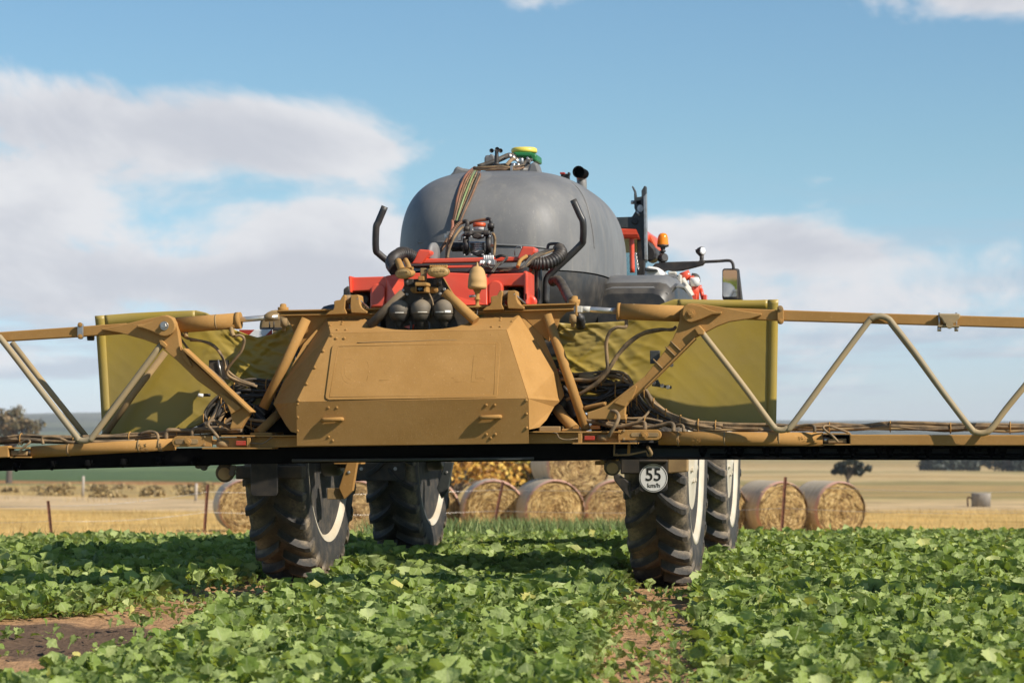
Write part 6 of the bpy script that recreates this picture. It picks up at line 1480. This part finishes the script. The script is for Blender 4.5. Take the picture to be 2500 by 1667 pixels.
MB().prism([(p.x, p.z) for p in (L(K4, 700, 1330, -2.36), L(K10, 4300, 1332, -2.36), L(K10, 4300, 1427, -2.36), L(K4, 700, 1425, -2.36))], -2.36, -2.33).build('spray_channel_back', pmat('dark green channel plate', (0.012, 0.018, 0.012), 0.6), WR)
def nozzle(parent, k, x, y0, s=1.0, v=-2.44):
    n_ = MB(); c = L(k, x, y0, v)
    n_.lathe(c, (0, 0, -1), [(0, .016), (.022, .016), (.022, .020), (.040, .020), (.042, .012), (.056, .010), (.058, .006)], 12); n_.box((c.x, c.y + .02, c.z - .012), (.05, .04, .022))
    n_.build('nozzle', 'void', parent)
for i in range(30): nozzle(WR, K10, -560 + 156 * i + (60 if i % 2 else 0), 1340)
for i in range(17):  boxp('channel_clip', K10, 680 + 205 * i, 1340, 735 + 205 * i, 1372, -2.47, -2.40, 'void', WR, .002)
tube('spray_pipe', K10, [(-500, 1396, -2.44), (800, 1394, -2.44), (4300, 1400, -2.44)], .008, 'void', WR, 8, False)
for i in range(13): nozzle(WL, K9, -2160 + 330 * i, 724 - 12 * i, v=-2.50)
tube('spray_pipe', K3, [(220, 1278, -2.5), (1000, 1272, -2.5), (2000, 1262, -2.5)], .009, 'grey_steel', BC, 8, False)

boxp('shade_backing', K2, 1080, 1020, 1480, 1225, -2.20, -2.15, 'void', BC, 0)  # more black sheets standing for the deep shade behind the hoses
boxp('shade_backing', K4, 560, 1040, 1010, 1215, -2.20, -2.15, 'void', BC, 0)
# hanging lamps and arms under the boom
def hang(k, cx, cy, r, v, parent, seed):
    c = L(k, cx, cy, v)
    o = MB().lathe(c, (.15, -1, -.25), [(-.06, r * .3), (-.045, r * .75), (-.02, r), (.02, r), (.028, r * .85), (.032, r * .55)], 20).build('round_lamp', 'dust_black', parent)
    for i in range(3): MB().lathe(c + Vector((.004, -.030 - .001 * i, -.008)), (.15, -1, -.25), [(0, r * (.7 - .2 * i)), (.004, r * (.7 - .2 * i) * .98)], 16, False).build('lamp_rib', 'dust_dark', o)
    return o
hl = hang(K6, 235, 245, .060, -2.35, SPR, 1); hr = hang(K21, 995, 1325, .052, -2.35, SPR, 2)
tube('lamp_arm', K6, [(235, 185, -2.35), (215, 150, -2.38), (200, 100, -2.42), (215, 40, -2.45)], .009, 'dust_dark', hl, 7)
tube('lamp_arm', K6, [(-10, 190, -2.42), (60, 200, -2.40), (160, 150, -2.38), (300, 110, -2.4)], .009, 'dust_black', hl, 7)
tube('lamp_arm', K6, [(0, 150, -2.45), (95, 95, -2.45)], .009, 'dust_black', hl, 7, False)
for x, y in ((15, 190), (60, 205), (300, 210), (292, 250)): MB().lathe(L(K6, x, y, -2.4), (0, -1, 0), [(-.02, .020), (.02, .018)], 10).build('arm_joint', 'dust_black', hl)
tube('lamp_arm', K21, [(1060, 1240, -2.38), (1055, 1200, -2.40), (1050, 1170, -2.42)], .010, 'dust_dark', hr, 8)
tube('lamp_arm', K21, [(930, 1290, -2.36), (875, 1260, -2.38), (865, 1215, -2.4), (915, 1188, -2.42)], .009, 'dust_dark', hr, 8)
tube('lamp_arm', K21, [(1025, 1010, -2.50), (1020, 1180, -2.50), (1200, 1175, -2.5), (1420, 1130, -2.5), (1440, 1190, -2.5)], .006, 'dust_dark', hr, 7, False)
tube('lamp_arm', K21, [(1200, 1010, -2.5), (1190, 1165, -2.5)], .005, 'dust', hr, 6, False)
tube('lamp_arm', K21, [(1215, 1010, -2.5), (1210, 1165, -2.5)], .005, 'dust', hr, 6, False)
tube('lamp_arm', K21, [(1435, 1070, -2.52), (1482, 1155, -2.50), (1455, 1195, -2.48)], .011, 'dust_dark', hr, 8)
plate('lamp_shield', K7, [(1400, 260), (1440, 255), (1540, 330), (1545, 470), (1480, 400), (1410, 310)], -1.05, -1.0, 'black', CH, .006)

# ------------------------------------------------------------------ yellow curtains
def curtain(k, top, bot, v0, seed, n=60, m_=34, wr=1.0):
    xs0 = [p[0] for p in top]; xs1 = [p[0] for p in bot]
    def fn(s, t):
        xt = lerp(top[0][0], top[-1][0], s); xb = lerp(bot[0][0], bot[-1][0], s)
        x = lerp(xt, xb, t); y = lerp(pw(xt, top), pw(xb, bot), t)
        p = L(k, x, y, v0)
        rough_ = wr(s)
        fold = lambda q_, sh: (1 - abs(mnoise.noise((q_, sh, seed))) * 2.4) ** 3 if abs(mnoise.noise((q_, sh, seed))) < .41 else 0
        d = rough_ * (.05 * mnoise.noise((s * 4, t * 2 + seed, 1)) - .035 * fold(s * 7 + t * 3.5, t * 1.5) - .022 * fold(s * 9 - t * 6, 4 + t * 2) - .012 * fold(t * 14 + s * 5, 9 + s * 6)) + .014 * math.sin(s * 9 + t * 2)
        if t < .04: d -= .004
        return (p.x, p.y + d, p.z)
    o = MB().grid(fn, n, m_).build('curtain', 'tarp', SPR, solid=.004)
    return o, fn
topL = [(793, 243), (1100, 218), (1400, 205), (1640, 198), (1726, 218), (1830, 270), (1949, 355), (2050, 395), (2142, 421), (2264, 396), (2350, 345), (2406, 314), (2460, 330)]
botL = [(850, 1235), (1100, 1255), (1400, 1240), (1560, 1190), (1750, 1110), (2000, 1080), (2460, 1040)]
cL, fL = curtain(K14, topL, botL, -2.16, 3, 110, 60, wr=lambda s: .03 + 1.3 * max(0, (s - .42)) )
cL['label'] = 'left yellow curtain hanging behind the boom'
topR = [(280, 300), (450, 312), (600, 300), (850, 285), (1000, 215), (1130, 150), (1250, 105), (1500, 108), (1900, 110), (2115, 106)]
botR = [(300, 1010), (600, 1060), (900, 1110), (1110, 1125), (1500, 1150), (1900, 1158), (2098, 1158)]
cR, fR = curtain(K4, topR, botR, -2.16, 8, 110, 60, wr=lambda s: .03 + 1.4 * max(0, (.55 - s)))
cR['label'] = 'right yellow curtain hanging behind the boom'
def hem(fn, s0, s1, t0, t1, par, n=30):
    def g(a, b): p = fn(lerp(s0, s1, a), lerp(t0, t1, b)); return (p[0], p[1] - .005, p[2])
    MB().grid(g, 2 if s1 - s0 < .2 else n, n if s1 - s0 < .2 else 2).build('hem', 'tarp', par, solid=.003)
hem(fL, 0, .045, 0, 1, cL); hem(fR, .955, 1, 0, 1, cR); hem(fL, .05, .5, 0, .10, cL); hem(fR, .55, .95, 0, .07, cR)

# left side things glimpsed past the boom: warning board and a dark cowl corner
wb = boxp('warning_board', K2, 1290, 350, 1558, 470, -.9, -.87, 'white', SPR, .003, 'red and white striped warning board behind the left boom')
for x0 in (1220, 1490, 1760):
    ps = [(max(1290, min(1558, x)), y) for x, y in ((x0 + 65, 352), (x0 + 195, 352), (x0 + 75, 468), (x0 - 55, 468))]
    if ps[0][0] < ps[1][0] or ps[2][0] > ps[3][0]: plate('stripe', K2, ps, -.906, -.901, 'refl_red', wb, 0)
boxp('side_step', K2, 1460, 332, 1640, 358, -.7, -.6, 'black', SPR, .004)
for x in (1540, 1575): tube('step_stay', K2, [(x, 285, -.7), (x, 335, -.7)], .005, 'black', SPR, 6, False)
MB().lathe(L(K2, 1600, 330, -.4), (0, -1, 0), [(0, .12), (.03, .12), (.04, .1)], 24).build('spare_drum', 'dust_dark', SPR)
plate('cowl_corner', K8, [(-8, 628), (36, 595), (60, 640), (60, 760), (-8, 700)], -.6, -.4, 'black', SPR, .01)

# ------------------------------------------------------------------ cab and what stands round it
VC = 3.9
CAB = MB()
cz = L(K5, 400, 1090, VC).z; rz_ = L(K5, 400, 730, VC).z
uR = L(K5, 620, 1000, VC).x
CAB = MB().box((uR - .80, VC + .85, 1.75), (1.56, 1.7, .7)).build('cab', 'red', SPR, bevel=.05)
MB().box((uR - .80, VC + .75, rz_ + .045), (1.62, 1.9, .11)).build('cab_roof', 'red', CAB, bevel=.035)
for u in (uR - .02, uR - 1.58):
    for v in (VC + .03, VC + 1.6): MB().box((u, v, (2.05 + rz_) / 2), (.07, .07, rz_ - 1.95)).build('cab_pillar', 'black', CAB, bevel=.01)
MB().box((uR - .8, VC + .01, (2.08 + rz_) / 2), (1.48, .012, rz_ - 2.06)).build('rear_window', 'glass', CAB)
MB().box((uR - .01, VC + .8, (2.08 + rz_) / 2), (.012, 1.5, rz_ - 2.06)).build('side_window', 'glass', CAB)
MB().box((uR - .8, VC + 1.62, (2.08 + rz_) / 2), (1.48, .012, rz_ - 2.06)).build('windscreen', 'glass', CAB)
MB().box((uR - .55, VC + .5, 2.15), (.5, .15, .9)).build('seat_back', 'black', CAB, bevel=.06)
MB().box((uR - .3, VC + .06, 2.4), (.10, .04, .8)).build('blind', 'white', CAB, bevel=.01)
tube('guard_rail', K5, [(250, 625, VC - .12), (410, 622, VC - .12), (460, 650, VC - .12), (485, 700, VC - .12), (488, 850, VC - .12), (494, 1120, VC - .12)], .022, 'red', CAB, 12)
for i in range(9): MB().lathe(L(K5, 535 + i * 3.5, 905 + i * 22, VC - .12), (1, .3 * (-1) ** i, .2), [(-.003, .014), (.003, .014), (.003, .008), (-.003, .008), (-.003, .014)], 8).build('chain_link', 'steel', CAB)
plate('visor', K5, [(660, 660), (720, 690), (765, 790), (770, 850), (720, 800), (660, 740)], VC + .4, VC + .9, 'cap_red', CAB, .02)
plate('rear_panel', K5, [(655, 740), (700, 770), (760, 840), (775, 900), (765, 950), (720, 990), (655, 990)], VC + .2, VC + .5, 'black', CAB, .03)
plate('engine_hood', K5, [(660, 1040), (800, 1060), (850, 1150), (850, 1260), (620, 1180)], VC - .4, VC + .2, 'white', CAB, .02)
plate('engine_hood_trim', K5, [(640, 1060), (780, 1080), (790, 1105), (640, 1100)], VC - .45, VC - .4, 'grey_steel', CAB, .006)
# boom rest
BR = plate('boom_rest', K5, [(285, 478), (488, 472), (530, 405), (515, 370), (512, 185), (485, 122), (496, 112), (528, 170), (540, 245), (600, 238), (598, 170), (632, 112), (652, 118), (654, 250), (664, 975), (612, 975), (590, 740), (535, 610), (300, 600)], VC - .5, VC - .42, 'grey_steel', SPR, .006)
boxp('rest_slot', K5, 540, 285, 590, 325, VC - .504, VC - .498, 'void', BR, 0)
plate('rest_hole', K5, arc(585, 375, 36, 42, 0, 360, 14)[:-1], VC - .504, VC - .498, 'decal', BR, 0)
plate('rest_flange', K5, [(622, 240), (656, 200), (668, 972), (632, 972)], VC - .56, VC - .505, 'steel', BR, .004)
MB().lathe(L(K5, 525, 525, VC - .5), (0, -1, 0), [(0, .028), (.01, .028), (.011, .02)], 18).build('rest_boss', 'black', BR)
tube('rest_pin', K5, [(545, 405, VC - .52), (575, 460, VC - .52)], .008, 'steel', BR, 6, False)
MB().lathe(L(K5, 505, 305, VC - .46), (-1, 0, 0), [(-.01, .016), (.02, .016)], 10).build('rest_bolt', 'steel', BR)
# amber beacon
ab = L(K5, 848, 800, VC); kk = .21042 / F * 23.0
AB = MB().lathe(ab, (0, 0, 1), [(0, 66 * kk), (10 * kk, 66 * kk), (40 * kk, 63 * kk), (90 * kk, 58 * kk), (118 * kk, 48 * kk), (132 * kk, 32 * kk), (138 * kk, 10 * kk)], 26).build('amber_beacon', 'amber', SPR, label='bright amber beacon beside the cab')
MB().lathe(ab, (0, 0, -1), [(-.002, 68 * kk), (18 * kk, 66 * kk), (30 * kk, 30 * kk), (60 * kk, 22 * kk), (62 * kk, 34 * kk), (80 * kk, 30 * kk), (85 * kk, 16 * kk), (130 * kk, 16 * kk)], 18).build('beacon_stem', 'black', AB)
MB().lathe(L(K5, 850, 950, VC), (.6, -1, .1), [(-.06, .02), (-.04, .036), (.02, .040), (.04, .03)], 18).build('beacon_mount', 'black', AB)
# mirror arm, lamp and mirror
MA = plate('mirror_arm', K5, [(700, 1075), (760, 1010), (900, 995), (1260, 985), (1300, 960), (1330, 985), (1340, 1000), (1310, 1035), (1160, 1075), (1065, 1098), (960, 1105), (900, 1090), (860, 1112), (740, 1070)], VC - .03, VC + .03, 'black', SPR, .008)
tube('mirror_rod', K5, [(1320, 995, VC), (1480, 988, VC), (1610, 980, VC), (1650, 1000, VC), (1664, 1040, VC), (1668, 1090, VC)], .013, 'black', MA, 10)
MR = MB()
mp = [L(K5, x, y, VC) for x, y in rrect_pts(1535, 1070, 1722, 1440, 34)]
mo = slab('mirror', mp, .12, 'black', MA, .012)
slab('mirror_glass', [L(K5, x, y, VC - .006 - .010 * (1400 - y) / 310) for x, y in rrect_pts(1545, 1090, 1708, 1400, 22)], .003, 'mirror', MA)
slab('mirror_shell', [L(K5, 1700, 1068, VC + .02), L(K5, 1725, 1072, VC + .02), L(K5, 1768, 1440, VC + .02), L(K5, 1700, 1445, VC + .02)], .12, 'black', MA, .015)
wl = MB().lathe(L(K5, 1300, 868, VC), (.75, -.65, 0), [(-.05, .012), (-.04, .028), (-.015, .036), (.012, .037), (.016, .034)], 24).build('work_light', 'black', MA)
MB().lathe(L(K5, 1306, 868, VC - .008), (.75, -.65, 0), [(.0, .034), (.010, .033), (.012, .02)], 24).build('light_lens', 'clear', wl)
tube('light_stem', K5, [(1298, 915, VC), (1298, 960, VC), (1296, 1000, VC)], .018, 'black', wl, 8, False)
tube('light_yoke', K5, [(1225, 862, VC), (1250, 855, VC), (1235, 880, VC), (1275, 925, VC)], .006, 'black', wl, 6)
# ladder rails, pipes and filter below the mirror arm
LD = tube('grab_rail', K5, [(1060, 1180, VC - .2), (1110, 1160, VC - .2), (1165, 1140, VC - .2)], .042, 'red', SPR, 10, False)
tube('rail_post', K5, [(1218, 1220, VC - .2), (1218, 1440, VC - .2)], .038, 'red', LD, 10, False)
tube('rail_post', K5, [(1180, 1160, VC - .22), (1190, 1420, VC - .22)], .022, 'red', LD, 10, False)
tube('rail_post', K5, [(1240, 1305, VC - .1), (1300, 1300, VC - .1)], .028, 'red', LD, 10, False)
tube('rail_post', K5, [(1285, 1310, VC - .1), (1320, 1440, VC - .1)], .018, 'red', LD, 10, False)
boxp('rail_foot', K5, 1312, 1375, 1352, 1440, VC - .15, VC - .05, 'red', LD)
boxp('rail_foot', K5, 1170, 1360, 1240, 1440, VC - .3, VC - .23, 'red', LD)
plate('rail_plate', K5, [(1040, 1270), (1075, 1330), (1120, 1440), (1050, 1440)], VC - .3, VC - .25, 'red', LD)
tube('duct', K5, [(1180, 1178, VC - .16), (1225, 1185, VC - .16), (1228, 1230, VC - .16)], .040, 'black', LD, 10)
MB().lathe(L(K5, 1218, 1205, VC - .24), (0, -.2, 1), [(-.05, .04), (.0, .042), (.02, .036)], 16).build('filler_cap', 'white', LD)
tube('pink_pipe', K5, [(1070, 1190, VC - .25), (1110, 1260, VC - .25), (1160, 1320, VC - .25)], .026, 'label', LD, 10)
ribbed('flex_pipe', K5, [(1085, 1300, VC - .3), (1120, 1350, VC - .3), (1150, 1410, VC - .3)], .05, 'label', LD)
boxp('filter_housing', K5, 840, 1140, 1030, 1200, VC - .35, VC - .15, 'tank', LD, .03)
boxp('filter_top', K5, 905, 1105, 1000, 1142, VC - .32, VC - .2, 'label', LD, .01)
boxp('filter_bracket', K5, 1020, 1140, 1055, 1260, VC - .36, VC - .2, 'label', LD, .006)
for x, y in ((1000, 1190), (1025, 1230), (1090, 1260)): MB().lathe(L(K5, x, y, VC - .37), (0, -1, 0), [(0, .022), (.02, .018)], 10).build('pipe_union', 'steel', LD)

# ------------------------------------------------------------------ the living ground cover and the background
crop(); verge(); bales(); woods(); fence()

# ------------------------------------------------------------------ air that pales the far hills
def haze():
    o = MB().box((0, 3500, 15), (6400, 8000, 70)).build('haze', pmat('unused haze surface', (1, 1, 1)))
    m = bpy.data.materials.new('pale blue air'); m.use_nodes = True
    nt = m.node_tree; nt.nodes.clear()
    out_ = nt.nodes.new('ShaderNodeOutputMaterial'); pv = nt.nodes.new('ShaderNodeVolumePrincipled')
    pv.inputs['Color'].default_value = (0.88, 0.94, 1.0, 1); pv.inputs['Density'].default_value = 0.00013; pv.inputs['Anisotropy'].default_value = -0.25
    nt.links.new(pv.outputs[0], out_.inputs['Volume'])
    o.data.materials[0] = m
    tag(o, 'thin bluish air over the far fields and hills', 'haze', kind='stuff')
haze()
